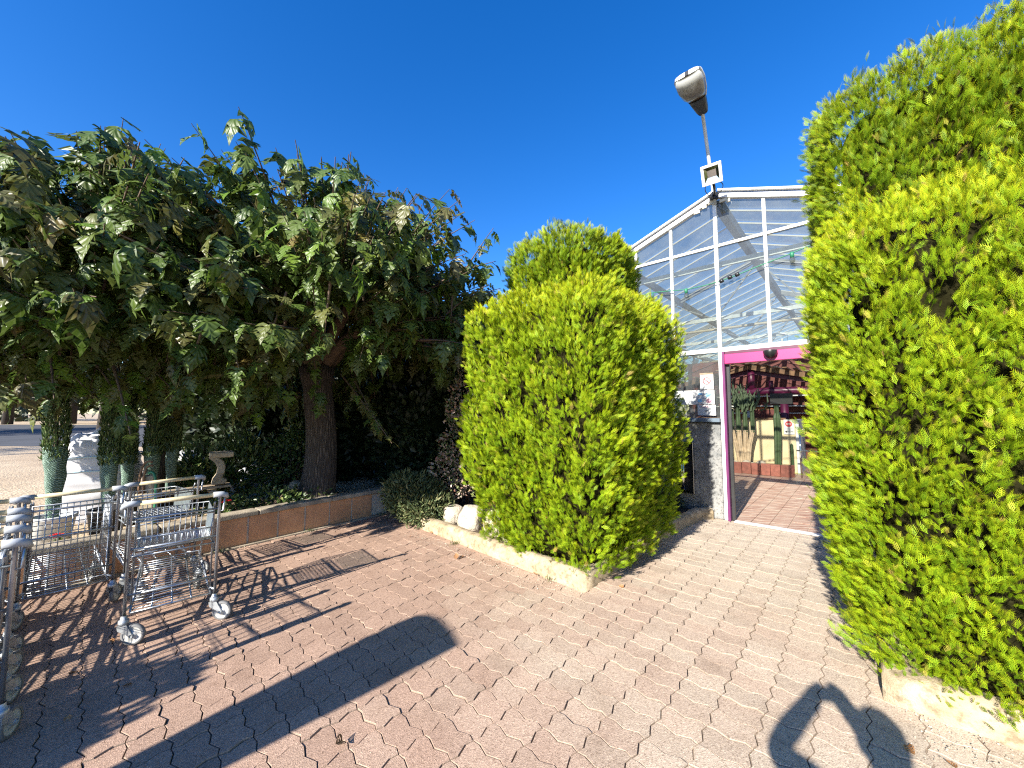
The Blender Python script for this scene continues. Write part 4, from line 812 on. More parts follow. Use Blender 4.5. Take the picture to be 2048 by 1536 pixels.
# ------------------------------------------------------------------ inside the shop
cw = site('cream_partition', 'cream rendered low wall behind the cactus bed inside the shop', 'wall'); b = MB(); b.box((-.6, 9.78, .725), (2.5, .16, 1.45)); b.build('wall_face', M['cream_wall'], cw, .02); b = MB(); b.box((-.7, 9.78, 1.47), (2.3, .20, .05)); b.build('cap', M['wood'], cw)
b = MB(); b.box((.66, 10.5, .725), (.12, 1.5, 1.45)); b.build('wall_face', M['grey_shelf'], cw)
pl = site('cactus_planter', 'raised cactus bed edged with upright red bricks and filled with sand', 'planter')
def planter_pt(t):                                                     # front edge then rounded right end
    L1 = 2.3
    if t < L1: return Vector((-1.9 + t, 8.86, 0)), Vector((1, 0, 0))
    a = (t - L1) / .25 ; a = min(a, 1.5); return Vector((.40 + .20 * math.sin(a), 9.06 - .20 * math.cos(a), 0)), Vector((math.cos(a), math.sin(a), 0))
t = .0
while t < 2.75:
    p, d = planter_pt(t); b = MB(); b.box((0, 0, .15 + random.uniform(-.008, .008)), (.205, .07, .30)); o = b.build('brick', M['brick_red'], pl, .006); o.location = p; o.rotation_euler = (random.gauss(0, .01), random.gauss(0, .01), math.atan2(d.y, d.x)); t += .218
b = MB(); b.add([(-1.95, 8.9, .24), (.42, 8.9, .24), (.55, 9.08, .24), (.55, 9.7, .24), (-1.95, 9.7, .24)], [(0, 1, 2, 3, 4)]); b.build('sand_fill', M['sandy_soil'], pl)
b = MB(); b.lathe([(.20, 0), (.06, .035)], 16, (.40, 9.0, .0)); 
for k in range(9):
    x = random.uniform(-1.3, .45); y = random.uniform(8.95, 9.15); q = MB(); r0 = random.uniform(.05, .13); q.lathe([(0, -.02), (r0, 0), (r0 * .9, r0 * .5), (r0 * .4, r0 * .85), (0, r0 * .9)], 8, (x, y, .24)); o = q.build('sandy_stone', M['stone'], pl)
def ribbed(b, pts, r, ribs=8):
    pts = [Vector(p) for p in pts]; n = ribs * 2; vs = []; N = len(pts)
    for i, p in enumerate(pts):
        rr = r[i] if hasattr(r, '__len__') else r
        for k in range(n): a = 2 * math.pi * k / n; q = rr * (1 if k % 2 else .80); vs.append(p + Vector((math.cos(a) * q, math.sin(a) * q, 0)))
    b.add(vs, [(i * n + k, i * n + (k + 1) % n, (i + 1) * n + (k + 1) % n, (i + 1) * n + k) for i in range(N - 1) for k in range(n)]); b.f.append(tuple(len(b.v) - n + k for k in range(n))); b.sm.append(False)
c1 = site('candelabra_cactus', 'tall branching candelabra cactus with pale corky stems inside the door', 'cactus'); b = MB(); g = MB(); r_ = random.Random(4)
for (x0, x1, zt, rr) in ((-.60, -.76, 1.75, .052), (-.54, -.60, 1.8, .062), (-.46, -.44, 1.85, .062), (-.42, -.26, 1.72, .058)):
    y0 = 9.3 + r_.uniform(-.08, .08); ribbed(b, [(x0, y0, .2), (x0 * .5 + x1 * .5 - .01, y0, .75), (x1, y0, 1.15)], [rr * 1.15, rr, rr]); ribbed(g, [(x1, y0, 1.10), (x1, y0, zt)], [rr * .99, rr * .9])
b.build('corky_stem', M['cactus_bark'], c1); g.build('green_stem', M['cactus_green'], c1); g = MB()
for k in range(70):
    x = r_.gauss(-.50, .17); y = 9.3 + r_.gauss(0, .13); z = r_.uniform(1.65, 1.85); h = r_.uniform(.25, .62) * (1.35 if abs(x + .58) < .12 else .8); ribbed(g, [(x, y, z), (x + r_.gauss(0, .05) + (x + .5) * .25, y, z + h * .5), (x + r_.gauss(0, .04) + (x + .5) * .3, y, z + h)], [.026, .025, .010], 4)
g.build('crown_arm', M['cactus_green'], c1)
c2 = site('column_cactus', 'single thick column cactus in front of the cream wall', 'cactus'); g = MB(); ribbed(g, [(.27, 9.3, .2), (.28, 9.3, .5), (.30, 9.3, 1.0), (.30, 9.3, 1.5), (.30, 9.3, 1.62), (.30, 9.3, 1.66)], [.075, .08, .085, .085, .06, .015], 10); g.build('stem', M['cactus_green'], c2)
g = MB(); ribbed(g, [(.30, 9.3, 1.6), (.305, 9.3, 1.85)], [.06, .055], 6); g.build('upper_stem', M['cactus_green'], c2)
c3 = site('leaning_cactus', 'small leaning cactus at the left end of the cactus bed', 'cactus'); g = MB(); ribbed(g, [(-.80, 9.15, .2), (-.86, 9.15, .6), (-.96, 9.15, 1.0), (-1.0, 9.15, 1.25)], [.05, .055, .06, .03], 8); g.build('stem', M['cactus_green'], c3)
c4 = site('small_cactus', 'short pale column cactus at the right end of the cream wall', 'cactus'); g = MB(); ribbed(g, [(.575, 9.45, 0.2), (.575, 9.45, .78), (.575, 9.45, .82)], [.04, .04, .01], 8); g.build('stem', M['cactus_green'], c4)
s = sign('white no-entry notice with a red disc and a black left arrow on the cream wall', .40, .63, 1.05, 1.45, 9.68)
b = MB(); disc(b, .51, 1.33, 9.673, .078); b.build('red_disc', M['sign_red'], s); b = MB(); strip(b, .455, .565, 1.318, .026, 9.670); b.build('white_bar', M['sign_white'], s)
b = MB(); strip(b, .46, .61, 1.112, .018, 9.672); b.add([(.415, 9.672, 1.121), (.47, 9.672, 1.085), (.47, 9.672, 1.157)], [(0, 1, 2)]); strip(b, .46, .56, 1.165, .010, 9.672); b.build('arrow', M['sign_black'], s)
b = MB(); strip(b, .43, .60, 1.225, .006, 9.672); strip(b, .43, .60, 1.205, .006, 9.672); b.build('print_lines', M['sign_grey'], s)
pg = site('timber_pergola', 'rustic timber roof on thick magenta posts over the shop counter', 'pergola')
b = MB(); b.tube([(-2.2, 11, 2.30), (2.5, 11, 2.30)], .115, 14); b.build('crossbeam', M['magenta'], pg)
for x in (.28, -1.9, 2.2): b = MB(); b.tube([(x, 11.0, 0), (x, 11.0, 2.25)], .105, 14); b.build('post', M['magenta'], pg)
for (x, z) in ((-.55, 3.0), (-.03, 2.62)): b = MB(); b.tube([(x, 11, 2.35), (x, 11, z)], .10 if z > 2.8 else .06, 10); b.build('king_post', M['magenta'], pg)
for sg in (-1, 1):
    b = MB(); b.bar((-.6, 10.9, 3.08), (-.6 + sg * 2.6, 10.9, 3.08 - .62), .12, .14); b.build('rafter', M['wood'], pg)
    b = MB(); b.bar((-.6, 11.1, 2.95), (-.6 + sg * 2.6, 11.1, 2.95 - .62), .10, .14); b.build('rafter', M['magenta'], pg)
    for k in range(11):
        q = .06 + .24 * k; b = MB(); b.bar((-.6 + sg * q, 10.3 + random.uniform(-.2, .2), 3.18 - .24 * q + random.uniform(-.01, .02)), (-.6 + sg * q, 12.6, 3.18 - .24 * q + random.uniform(-.01, .02)), .11, .03); b.build('roof_slat', M['wood'] if k % 3 else M['grey_wood'], pg)
o = site('hanging_panel', 'plain dark rectangular panel hanging in front of the shelves', 'panel'); b = MB(); b.box((.34, 9.9, 2.03), (.52, .04, .30)); b.build('board', M['black'], o, .004)
b = MB()
for x in (.12, .56): b.tube([(x, 9.9, 2.18), (x, 9.9, 3.86)], .004, 5)
b.build('wire', M['black'], o)
sh = site('goods_shelf', 'long pale shelving with dark goods behind the cactus', 'shelf'); b = MB()
b.box((-.6, 12.75, 1.8), (4.8, .04, 3.5)); b.build('back_board', M['plank_red'], sh)
for z in (1.12, 1.62, 1.86, 2.2): b = MB(); b.box((-.6, 12.55, z), (3.6, .4, .035)); b.build('shelf_board', M['grey_shelf'], sh)
def good(nm, lb, x, z, m, prof, grp='goods on the shelves', y=12.5):
    b = MB(); b.lathe(prof, 14); o = b.build(nm, m); o.location = W(x, y, z); tag(o, lb, 'ornament', grp)
good('orange_pumpkin', 'round orange ornament on the shelf behind the cactus arms', -.55, 1.64, M['orange'], [(0, 0), (.12, 0), (.18, .08), (.14, .17), (.03, .2), (0, .2)])
good('orange_pumpkin', 'second orange ornament, half hidden right of the round one', -.18, 1.64, M['orange'], [(0, 0), (.1, 0), (.15, .07), (.11, .14), (0, .15)])
for k, (x, z, m) in enumerate(((-1.5, 1.64, 'cream_pipe'), (-1.2, 1.64, 'plank_red'), (.2, 1.9, 'side_plate'), (-.9, 1.88, 'wood'))): good('glazed_jar', ('cream jar at the left end of the shelves', 'dark red jar beside the cream jar', 'pale grey jar on the upper shelf', 'brown jar on the upper shelf')[k], x, z, M[m], [(0, 0), (.09, 0), (.12, .1), (.08, .22), (.06, .26), (0, .26)])
o = site('wooden_crate', 'dark red wooden crate standing on top of the cream wall', 'crate'); b = MB(); b.box((-.12, 10.2, 1.60), (.62, .3, .24)); b.build('side_panel', M['plank_red'], o, .008); b = MB(); b.box((-.12, 10.2, 1.735), (.64, .32, .025)); b.build('rim', M['wood'], o)
o = site('white_planter_box', 'small white box beside the dark red crate', 'box'); b = MB(); b.box((-.5, 10.2, 1.58), (.16, .2, .2)); b.build('body', M['grey_shelf'], o, .008); b = MB(); b.box((-.5, 10.2, 1.685), (.18, .22, .015)); b.build('rim', M['grey_shelf'], o)
o = site('barrier_rail', 'thin chrome barrier post right of the cream wall', 'barrier'); b = MB(); b.tube([(.80, 9.0, 0), (.80, 9.0, 1.25)], .02, 10); b.build('post', M['chrome'], o); b = MB(); b.tube([(.80, 9.0, 1.22), (1.9, 9.0, 1.22)], .018, 8); b.tube([(.72, 9.0, .68), (1.9, 9.0, .68)], .018, 8); b.build('rail', M['chrome'], o)
o = site('counter', 'dark magenta shop counter right of the cream wall', 'counter'); b = MB(); b.box((1.7, 11.2, .95), (1.3, .8, 1.9)); b.build('front', M['magenta'], o, .02); b = MB(); b.box((1.7, 11.2, 1.92), (1.4, .9, .05)); b.build('top', M['wood'], o)

# ------------------------------------------------------------------ trolleys
def castor(root, x, y, rz, r=.072):
    hz = r + .105; f = MB()
    f.lathe([(.016, .06), (.022, .03), (.030, .03), (.030, .005), (.026, 0), (0, 0)], 12, (0, 0, hz - .03))
    for sx in (-1, 1): f.prism([(-.028, hz - .03), (.03, hz - .03), (.078, r - .012), (.062, r - .022), (.03, r + .012), (-.02, hz - .065)], (sx * .021 - .003, 0, 0), (0, -1, 0), (0, 0, 1), (1, 0, 0), .006)
    f.lathe([(.012, -.03), (.012, .03)], 8, (0, -.062, r), (1, 0, 0))
    o = f.build('castor', M['zinc_dull'], root); o.location = (x, y, 0); o.rotation_euler = (0, 0, rz)
    t = MB(); t.lathe([(r * .78, -.014), (r * .93, -.015), (r, -.008), (r, .008), (r * .93, .015), (r * .78, .014)], 28, (0, -.062, r), (1, 0, 0)); t.build('tyre', M['rubber'], o)
    h = MB(); h.lathe([(0, -.015), (.018, -.015), (.022, -.008), (r * .70, -.007), (r * .79, -.013), (r * .79, .013), (r * .70, .007), (.022, .008), (.018, .015), (0, .015)], 28, (0, -.062, r), (1, 0, 0)); h.build('hub', M['wheel_hub'], o)
    return o
def trolley(label, loc, deg, kind, cast, group='steel trolleys parked by the wall'):
    root = thing('garden_trolley', label, 'trolley', loc, R(deg), group); w = .256; hz = .985
    b = MB()
    for sx in (-1, 1):
        b.tube([(sx * w, 0, .15), (sx * w, 0, hz - .07), (sx * w, -.012, hz - .02), (sx * (w + .004), -.03, hz)], .0108, 10)
        b.tube([(sx * (w - .03), .03, .26), (sx * (w - .03), .03, hz - .10), (sx * (w - .03), -.02, hz - .055)], .0065, 8)
        b.tube([(sx * (w - .002), .002, hz - .14), (sx * (w + .028), -.01, hz - .13), (sx * (w + .03), -.02, hz - .03)], .007, 7)
    for z in (hz - .115, .655, .335): b.tube([(-w, .012, z), (w, .012, z)], .0085, 8)
    b.build('handle_frame', M['galv'], root)
    b = MB(); b.tube([(-w + .03, -.03, hz + .004), (w - .03, -.03, hz + .004)], .0165, 12); b.build('handle', M['cream_plastic'], root)
    for sx in (-1, 1): b = MB(); b.tube([(sx * (w - .045), -.03, hz + .004), (sx * (w + .012), -.03, hz + .004), (sx * (w + .035), -.022, hz - .006), (sx * (w + .046), .0, hz - .03)], [.022, .022, .021, .015], 12); b.build('end_cap', M['grey_plastic'], root)
    # lower shelf
    b = MB(); y0, y1 = -.0, .80; z0, z1 = .215, .345
    def sp(x, t): ww = .228 - .035 * t; return Vector((x * ww, y0 + (y1 - y0) * t, z0 + (z1 - z0) * t))
    b.tube([sp(-1, 0), sp(1, 0), sp(1, 1), sp(-1, 1), sp(-1, 0)], .007, 6)
    for x in (-.5, 0, .5): b.tube([sp(x, 0) - Vector((0, 0, .008)), sp(x, 1) - Vector((0, 0, .008))], .006, 6)
    for k in range(1, 20): t = k / 20; b.tube([sp(-1, t), sp(1, t)], .0038, 5)
    b.tube([sp(-.96, .1) + Vector((0, 0, .035)), sp(-.98, .55) + Vector((0, 0, .05)), sp(-.99, .98) + Vector((0, 0, .01))], .006, 6); b.tube([sp(.96, .1) + Vector((0, 0, .035)), sp(.98, .55) + Vector((0, 0, .05)), sp(.99, .98) + Vector((0, 0, .01))], .006, 6)
    b.build('lower_shelf', M['galv'], root)
    b = MB()
    for sx in (-1, 1): b.tube([(sx * w, 0, .24), (sx * .225, .12, .225), (sx * .20, .74, .30), (sx * .20, .80, .33)], .010, 8); b.tube([(sx * .20, .74, .15), (sx * .20, .74, .31)], .011, 8)
    b.tube([(-.20, .74, .27), (.20, .74, .27)], .010, 8); b.build('chassis', M['galv'], root)
    if kind == 'basket':
        b = MB(); zb, zt = .635, .845; yb0, yb1 = .03, .47
        def bp(x, y, z): q = (z - zb) / (zt - zb); return Vector((x * (.208 + .02 * q), yb0 + (yb1 - yb0 + .05 * q) * y - .01 * q, z))
        b.tube([bp(-1, 0, zt), bp(1, 0, zt), bp(1, 1, zt), bp(-1, 1, zt), bp(-1, 0, zt)], .0075, 6); b.tube([bp(-1, 0, zb), bp(1, 0, zb), bp(1, 1, zb), bp(-1, 1, zb), bp(-1, 0, zb)], .006, 6)
        for k in range(1, 12): t = k / 12; b.tube([bp(-1 + 2 * t, 1, zt), bp(-1 + 2 * t, 1, zb), bp(-1 + 2 * t, 0, zb), bp(-1 + 2 * t, 0, zb + .09)], .0036, 5)
        for k in range(1, 14): t = k / 14; b.tube([bp(-1, t, zt), bp(-1, t, zb), bp(1, t, zb), bp(1, t, zt)], .0036, 5)
        b.tube([bp(-1, 0, zb + .09), bp(1, 0, zb + .09)], .006, 6); b.build('basket', M['galv'], root)
        b = MB(); b.add([bp(.985, .08, zb + .02), bp(.985, .95, zb + .02), bp(.985, .95, zt - .01), bp(.985, .08, zt - .01)], [(0, 1, 2, 3)]); b.f.append((3, 2, 1, 0)); b.sm.append(False); b.f.pop(); b.sm.pop(); o = b.build('side_plate', M['side_plate'], root); sm = o.modifiers.new('thick', 'SOLIDIFY'); sm.thickness = .003
        b = MB()
        for sx in (-1, 1): b.tube([(sx * .20, .40, .64), (sx * .19, .45, .56), (sx * .185, .50, .40), (sx * .185, .51, .30)], .008, 7); b.tube([(sx * (w - .02), .02, .60), (sx * .21, .46, .60)], .007, 6)
        b.tube([(-.19, .45, .56), (.19, .45, .56)], .006, 6); b.tube([(-w + .02, .02, .60), (w - .02, .02, .60)], .007, 6); b.build('basket_leg', M['galv'], root)
    else:
        b = MB(); ww = .215
        for k in range(0, 13): x = -ww + 2 * ww * k / 12; b.tube([(x, .035, .26), (x, .035, .90)], .0036, 5)
        for k in range(0, 18): z = .26 + .64 * k / 17; b.tube([(-ww, .038, z), (ww, .038, z)], .0036, 5)
        b.tube([(-ww, .036, .255), (ww, .036, .255), (ww, .036, .905), (-ww, .036, .905), (-ww, .036, .255)], .0065, 6); b.build('mesh_panel', M['galv'], root)
        b = MB()
        for sx in (-1, 1):
            b.tube([(sx * .22, .04, .90), (sx * .225, .40, .88), (sx * .22, .44, .84), (sx * .20, .50, .33)], .0075, 7)
            for k in range(1, 6): z = .33 + .11 * k; b.tube([(sx * .218, .04, z), (sx * .21, .46, z)], .003, 5)
            for k in range(1, 6): y = .04 + .07 * k; b.tube([(sx * (.218 - .002 * k), y, .33), (sx * (.218 - .002 * k), y, .88)], .003, 5)
        b.build('cage_side', M['galv'], root)
    for (x, y), rz in zip(((-w, 0), (w, 0), (-.20, .74), (.20, .74)), cast): castor(root, x, y, rz)
    return root
T1 = trolley('steel flatbed trolley with an empty wire basket, nearest the camera and standing alone', (-2.57, 3.02, 0), 42, 'basket', (R(62), R(55), R(160), R(190)))
T2 = trolley('steel trolley with a tall wire mesh back, between the nested row and the flatbed trolley', (-3.615, 3.24, 0), 51, 'mesh', (R(200), R(150), R(160), R(190)))
def place_trolley(src, label, loc, deg, group='steel trolleys parked by the wall'):
    c = copy_tree(src); c.location = loc; c.rotation_euler = (0, 0, R(deg)); c['label'] = label; c['group'] = group; return c
place_trolley(T1, 'steel basket trolley parked against the wall just beyond the nearest flatbed trolley', (-3.36, 3.80, 0), 58)
nest_l = ['innermost trolley of the nested row at the left edge, beside the mesh-backed trolley', 'second trolley of the nested row at the left edge, counted from the wall', 'middle trolley of the nested row at the left edge', 'fourth trolley of the nested row at the left edge, counted from the wall', 'nearest trolley of the nested row at the left edge, cut off by the photo']
NE = Vector((-3.75, 2.97, 0)); ND = Vector((.78, -.62, 0)); r_ax = Vector((.62, .785, 0))
for k, q in enumerate((0., .52, .80, 1.16, 1.54)):
    p = NE + ND * q - r_ax * .245; place_trolley(T2, nest_l[k], p, 51.5, 'trolleys nested in a row at the left edge')

# ------------------------------------------------------------------ saplings, sacks, stones behind the wall
def sapling(label, x, y, h, hw, r, seed, pot=True, lean=0.):
    root = thing('wrapped_sapling', label, 'sapling', (x, y, LOT), 0, 'cypress saplings wrapped in netting'); r_ = np.random.default_rng(seed); n = 2600
    t = r_.random(n); z = hw * .85 + (h - hw * .85) * t; rad = r * (1 - .75 * np.clip((t - .35) / .65, 0, 1)) * (.8 + .3 * r_.random(n)); a = r_.uniform(0, 6.283, n); P = np.stack([np.cos(a) * rad + lean * z, np.sin(a) * rad, z], 1)
    d = np.stack([np.cos(a) * .22, np.sin(a) * .22, np.ones(n)], 1) + r_.normal(size=(n, 3)) * .25; tv = QV * np.array([.35, 1, 1]); V, F = scatter(tv, QF, P, frames(d, np.stack([np.cos(a), np.sin(a), .2 * np.ones(n)], 1) + r_.normal(size=(n, 3)) * .5), r_.uniform(.04, .08, n)); stuff(npmesh('foliage', V, F, M['cypress'], root, {'rnd': np.repeat(r_.random(n), 4)}))
    b = MB(); prof = []; 
    vs = []; nn = 18; rows = 22
    for i in range(rows + 1):
        q = i / rows; zz = .22 + (hw - .22) * q; rr = r * (.50 + .56 * q ** .8)
        for k in range(nn):
            a0 = 2 * math.pi * k / nn; w = 1 + .24 * nz(math.cos(a0) * 1.5, math.sin(a0) * 1.5, zz * 5 + seed) + .05 * nz(math.cos(a0) * 3, math.sin(a0) * 3, zz * 14); vs.append((math.cos(a0) * rr * w + lean * zz, math.sin(a0) * rr * w, zz))
    b.add(vs, [(i * nn + k, i * nn + (k + 1) % nn, (i + 1) * nn + (k + 1) % nn, (i + 1) * nn + k) for i in range(rows) for k in range(nn)], True); b.build('net_wrap', M['net'], root)
    b = MB(); b.tube([(0, 0, .1), (lean * h * .5, 0, h * .5), (lean * h, 0, h * .95)], [.03, .02, .006], 6); b.build('stem', M['branch'], root)
    if pot:
        pm = M['pot_white'] if pot == 'white' else M['pot_black']; b = MB(); b.lathe([(0, 0), (.125, 0), (.16, .27), (.172, .275), (.172, .305), (.155, .305), (.15, .25), (0, .25)], 22); b.build('pot', pm, root)
        b = MB(); b.lathe([(0, .262), (.152, .258)], 16); b.build('potting_soil', M['soil'], root)
    return root
sapling('netting-wrapped cypress sapling in a greyish white pot, leftmost of the saplings', -4.80, 4.12, 1.95, 1.02, .085, 201, 'white', -.04)
sapling('netting-wrapped cypress sapling in front of the right side of the white big bag', -4.55, 4.42, 1.75, .90, .075, 202, 'black', -.03)
sapling('thin cypress sapling third from the left, behind the garden hose stone', -4.78, 4.85, 1.62, .85, .062, 203, 'black', .0)
sapling('bushy cypress sapling fourth from the left, above the basket trolley', -4.65, 5.0, 1.78, .95, .082, 204, 'black', .03)
sapling('cypress sapling furthest right of the wrapped row', -4.60, 5.25, 1.72, .98, .07, 205, 'black', .02)
def sack(label, x, y, w, d, h, seed, straps=True, rz=.5):
    root = thing('white_bulk_bag', label, 'bag', (x, y, LOT), rz, 'white bulk bags on the gravel'); b = MB(); nn = 40; rows = 30; vs = []
    for i in range(rows + 1):
        q = i / rows; bul = (1 - .10 * math.cos(q * math.pi * 2)) * (1 - max(0, q - .86) ** 1.5 * 7) * (.90 + .10 * min(1, q / .08))
        fold = .038 * math.sin(q * 46 + 2 * nz(q * 3, seed, 0)) * (q < .88)
        for k in range(nn):
            a = 2 * math.pi * k / nn; c, s_ = math.cos(a), math.sin(a); u_ = (abs(c) ** 3.2 + abs(s_) ** 3.2) ** (-1 / 3.2); wob = .05 * nz(c * 1.6, s_ * 1.6, q * 6 + seed) + .6 * fold * (1 + nz(c * 2, s_ * 2, q * 3 + seed)); vs.append((c * u_ * w / 2 * (bul + wob), s_ * u_ * d / 2 * (bul + wob), q * h + .035 * nz(c * 2, s_ * 2, seed) * q))
    b.add(vs, [(i * nn + k, i * nn + (k + 1) % nn, (i + 1) * nn + (k + 1) % nn, (i + 1) * nn + k) for i in range(rows) for k in range(nn)], True); b.f.append(tuple(rows * nn + k for k in range(nn))); b.sm.append(True); b.build('bag', M['sack_white'], root)
    b = MB(); b.tube([(-.05, 0, h - .04), (0, 0, h + .06), (.06, .02, h - .03)], [.07, .045, .06], 8); b.build('neck', M['sack_white'], root)
    if straps:
        b = MB()
        for z in (h * .58, h * .74): 
            pts = []
            for k in range(nn + 1): a = 2 * math.pi * k / nn; c, s_ = math.cos(a), math.sin(a); u_ = (abs(c) ** 3.2 + abs(s_) ** 3.2) ** (-1 / 3.2); pts.append((c * u_ * w / 2 * 1.10, s_ * u_ * d / 2 * 1.10, z + .01 * math.sin(3 * a)))
            b.tube(pts, .009, 5, False)
        b.build('strap', M['sack_blue'], root)
    return root
sack('big white woven bag with folds and blue straps behind the leftmost saplings', -5.45, 5.15, .72, .66, 1.10, 1)
sack('white woven bag partly hidden behind the rear saplings', -5.35, 6.25, .6, .6, .75, 2, False, .2)
sack('white woven bag lying behind the leafy shrubs left of the trunk', -4.65, 7.0, .7, .55, .40, 3, False, .9)
# carved stone table leg
st_ = thing('stone_bench', 'weathered carved stone bench leg with grey planks resting across it', 'bench', (-3.98, 5.30, LOT), R(40))
sc_ = [(-.07, 0), (.06, 0), (.09, .05), (.03, .08), (.055, .14), (.06, .21), (.04, .28), (-.02, .33), (-.11, .33), (-.05, .27), (-.015, .20), (-.02, .13), (-.055, .07)]
b = MB(); b.prism([(x * 1.15, z) for x, z in sc_], (0, 0, 0), (1, 0, 0), (0, 0, 1), (0, 1, 0), .16); b.build('lower_leg', M['old_stone'], st_, .018)
b = MB(); b.prism([(x * 1.15, z * 1.12) for x, z in sc_], (.0, 0, .40), (1, 0, 0), (0, 0, 1), (0, 1, 0), .16); b.build('upper_leg', M['old_stone'], st_, .018)
b = MB(); b.box((.02, .08, .80), (.27, .22, .075)); b.build('capital', M['old_stone'], st_, .02)
for k in range(2): b = MB(); b.bar((-.62, .03 + .13 * k, .365 - .012 * k), (.14, .05 + .13 * k, .37), .10, .03); b.build('plank', M['grey_wood'], st_, .004)
hp = thing('stone_hose_post', 'small pitted stone post with a green garden hose and brown hook', 'post', (-4.22, 4.55, LOT), R(20))
b = MB(); b.box((0, 0, .28), (.15, .12, .56)); b.box((0, -.01, .42), (.19, .15, .07)); b.box((.0, 0, .60), (.11, .10, .10)); b.build('stone_block', M['old_stone'], hp, .015)
b = MB(); b.tube(bez(Vector((.02, -.08, .68)), Vector((.10, -.12, .74)), Vector((.12, -.1, .6)), Vector((.10, -.1, .1)), 14), .014, 8); b.build('hose', M['green_cable'], hp)
b = MB(); b.tube(bez(Vector((-.06, -.07, .45)), Vector((-.08, -.08, .75)), Vector((-.02, -.08, .86)), Vector((.04, -.06, .80)), 12), .012, 7); b.tube(bez(Vector((-.02, -.07, .45)), Vector((-.04, -.08, .72)), Vector((.0, -.08, .80)), Vector((.05, -.06, .76)), 12), .012, 7); b.build('hook', M['wood'], hp)
def rock(label, p, s, seed, m='stone', rz=0., group=None, name='white_rock'):
    b = MB(); n = 18; rows = 12; vs = []
    for i in range(rows + 1):
        ph = math.pi * i / rows
        for k in range(n):
            a = 2 * math.pi * k / n; d = Vector((math.sin(ph) * math.cos(a), math.sin(ph) * math.sin(a), math.cos(ph))); q = 1 + .28 * nz(d.x + seed * 3.1, d.y, d.z, 1.3) + .10 * nz(d.x + seed, d.y + 4, d.z, 3.5); 
            v = Vector((d.x * q, d.y * q, d.z * q)); v = Vector([math.copysign(min(abs(c), .86 + .05 * nz(seed, c, 2)), c) for c in v]); vs.append((v.x * s[0], v.y * s[1], v.z * s[2]))
    b.add(vs, [(i * n + k, (i + 1) * n + k, (i + 1) * n + (k + 1) % n, i * n + (k + 1) % n) for i in range(rows) for k in range(n)], True); o = b.build(name, M[m]); o.location = p; o.rotation_euler = (0, 0, rz); tag(o, label, 'rock', group); return o
RG = 'pale rocks behind the left kerb'
rock('pale rounded rock at the left end of the kerb, beside the juniper', (-.83, 5.62, .19), (.17, .15, .15), 1, rz=.4, group=RG)
rock('large flat-faced pale rock between the other two behind the kerb', (-.55, 5.36, .20), (.20, .16, .20), 2, rz=-.6, group=RG)
rock('upright pale rock closest to the golden conifer', (-.23, 5.07, .20), (.17, .14, .20), 5, rz=-.9, group=RG)
rock('small pale rock half under the golden conifer', (-.02, 4.86, .16), (.14, .12, .11), 8, rz=.3, group=RG)
rock('tan boulder leaning on the left side of the mulberry trunk', (-3.32, 6.05, LOT + .16), (.15, .15, .19), 11, 'old_stone', group=None, name='tan_boulder')
def flower(label, p, seed, h=.16):
    root = thing('red_geranium', label, 'flower', p, 0, 'red geraniums along the coping'); b = MB(); r_ = random.Random(seed)
    for k in range(9):
        c = Vector((r_.gauss(0, .022), r_.gauss(0, .022), h + r_.gauss(0, .018))); 
        for j in range(4): a = j * 1.57 + r_.random(); d = Vector((math.cos(a), math.sin(a), r_.uniform(-.2, .5))).normalized() * .024; s_ = Vector((-d.y, d.x, 0)) * .55; b.add([c, c + d * .6 + s_, c + d, c + d * .6 - s_], [(0, 1, 2, 3)])
    b.build('petals', M['flower_red'], root); b = MB(); b.tube([(0, 0, 0), (.01, 0, h * .5), (0, 0, h)], .004, 5); b.build('stem', M['shrub'], root)
    leaf_mass('foliage', M['shrub'], root, [((0, 0, .05), (.09, .09, .05))], 46, (.03, .055), seed, shell=.2); return root
flower('red geranium growing at the coping beside the stone bench leg', (-3.62, 4.96, LOT + .06), 1, .20)
flower('red geranium by the greyish white pot of the leftmost sapling', (-4.55, 3.95, LOT), 2, .16)
# fallen leaves on the paving
lv, lf, lu = leaf_template(-.3, .5, False); dl = npmesh('fallen_leaf', lv, lf, M['dry_leaf'], None, {'rnd': np.zeros(len(lv))}, lu, True); dme = dl.data; bpy.data.objects.remove(dl)
spots = [(-.85, 2.05), (-.22, 1.78), (-2.3, 2.45), (-2.75, 2.55), (-2.4, 2.2), (-.62, 4.45), (-.55, 4.52), (-1.9, 3.9), (-2.9, 2.9), (-2.2, 1.75), (1.95, 2.02), (2.05, 1.9), (2.15, 1.85), (1.85, 1.8), (-2.6, 2.1), (-1.35, 5.2), (-1.1, 5.35), (.25, 4.0), (1.05, 3.75), (-3.0, 3.1)]
for k, (x, y) in enumerate(spots):
    o = bpy.data.objects.new('fallen_leaf', dme); COL.objects.link(o); o.location = (x, y, .012); s = random.uniform(.035, .075); o.scale = (s, s, s); o.rotation_euler = (random.gauss(0, .3), random.gauss(0, .3), random.uniform(0, 6.28)); tag(o, 'small dry brown leaf fallen on the pavers', 'leaf', 'dry leaves fallen on the paving')
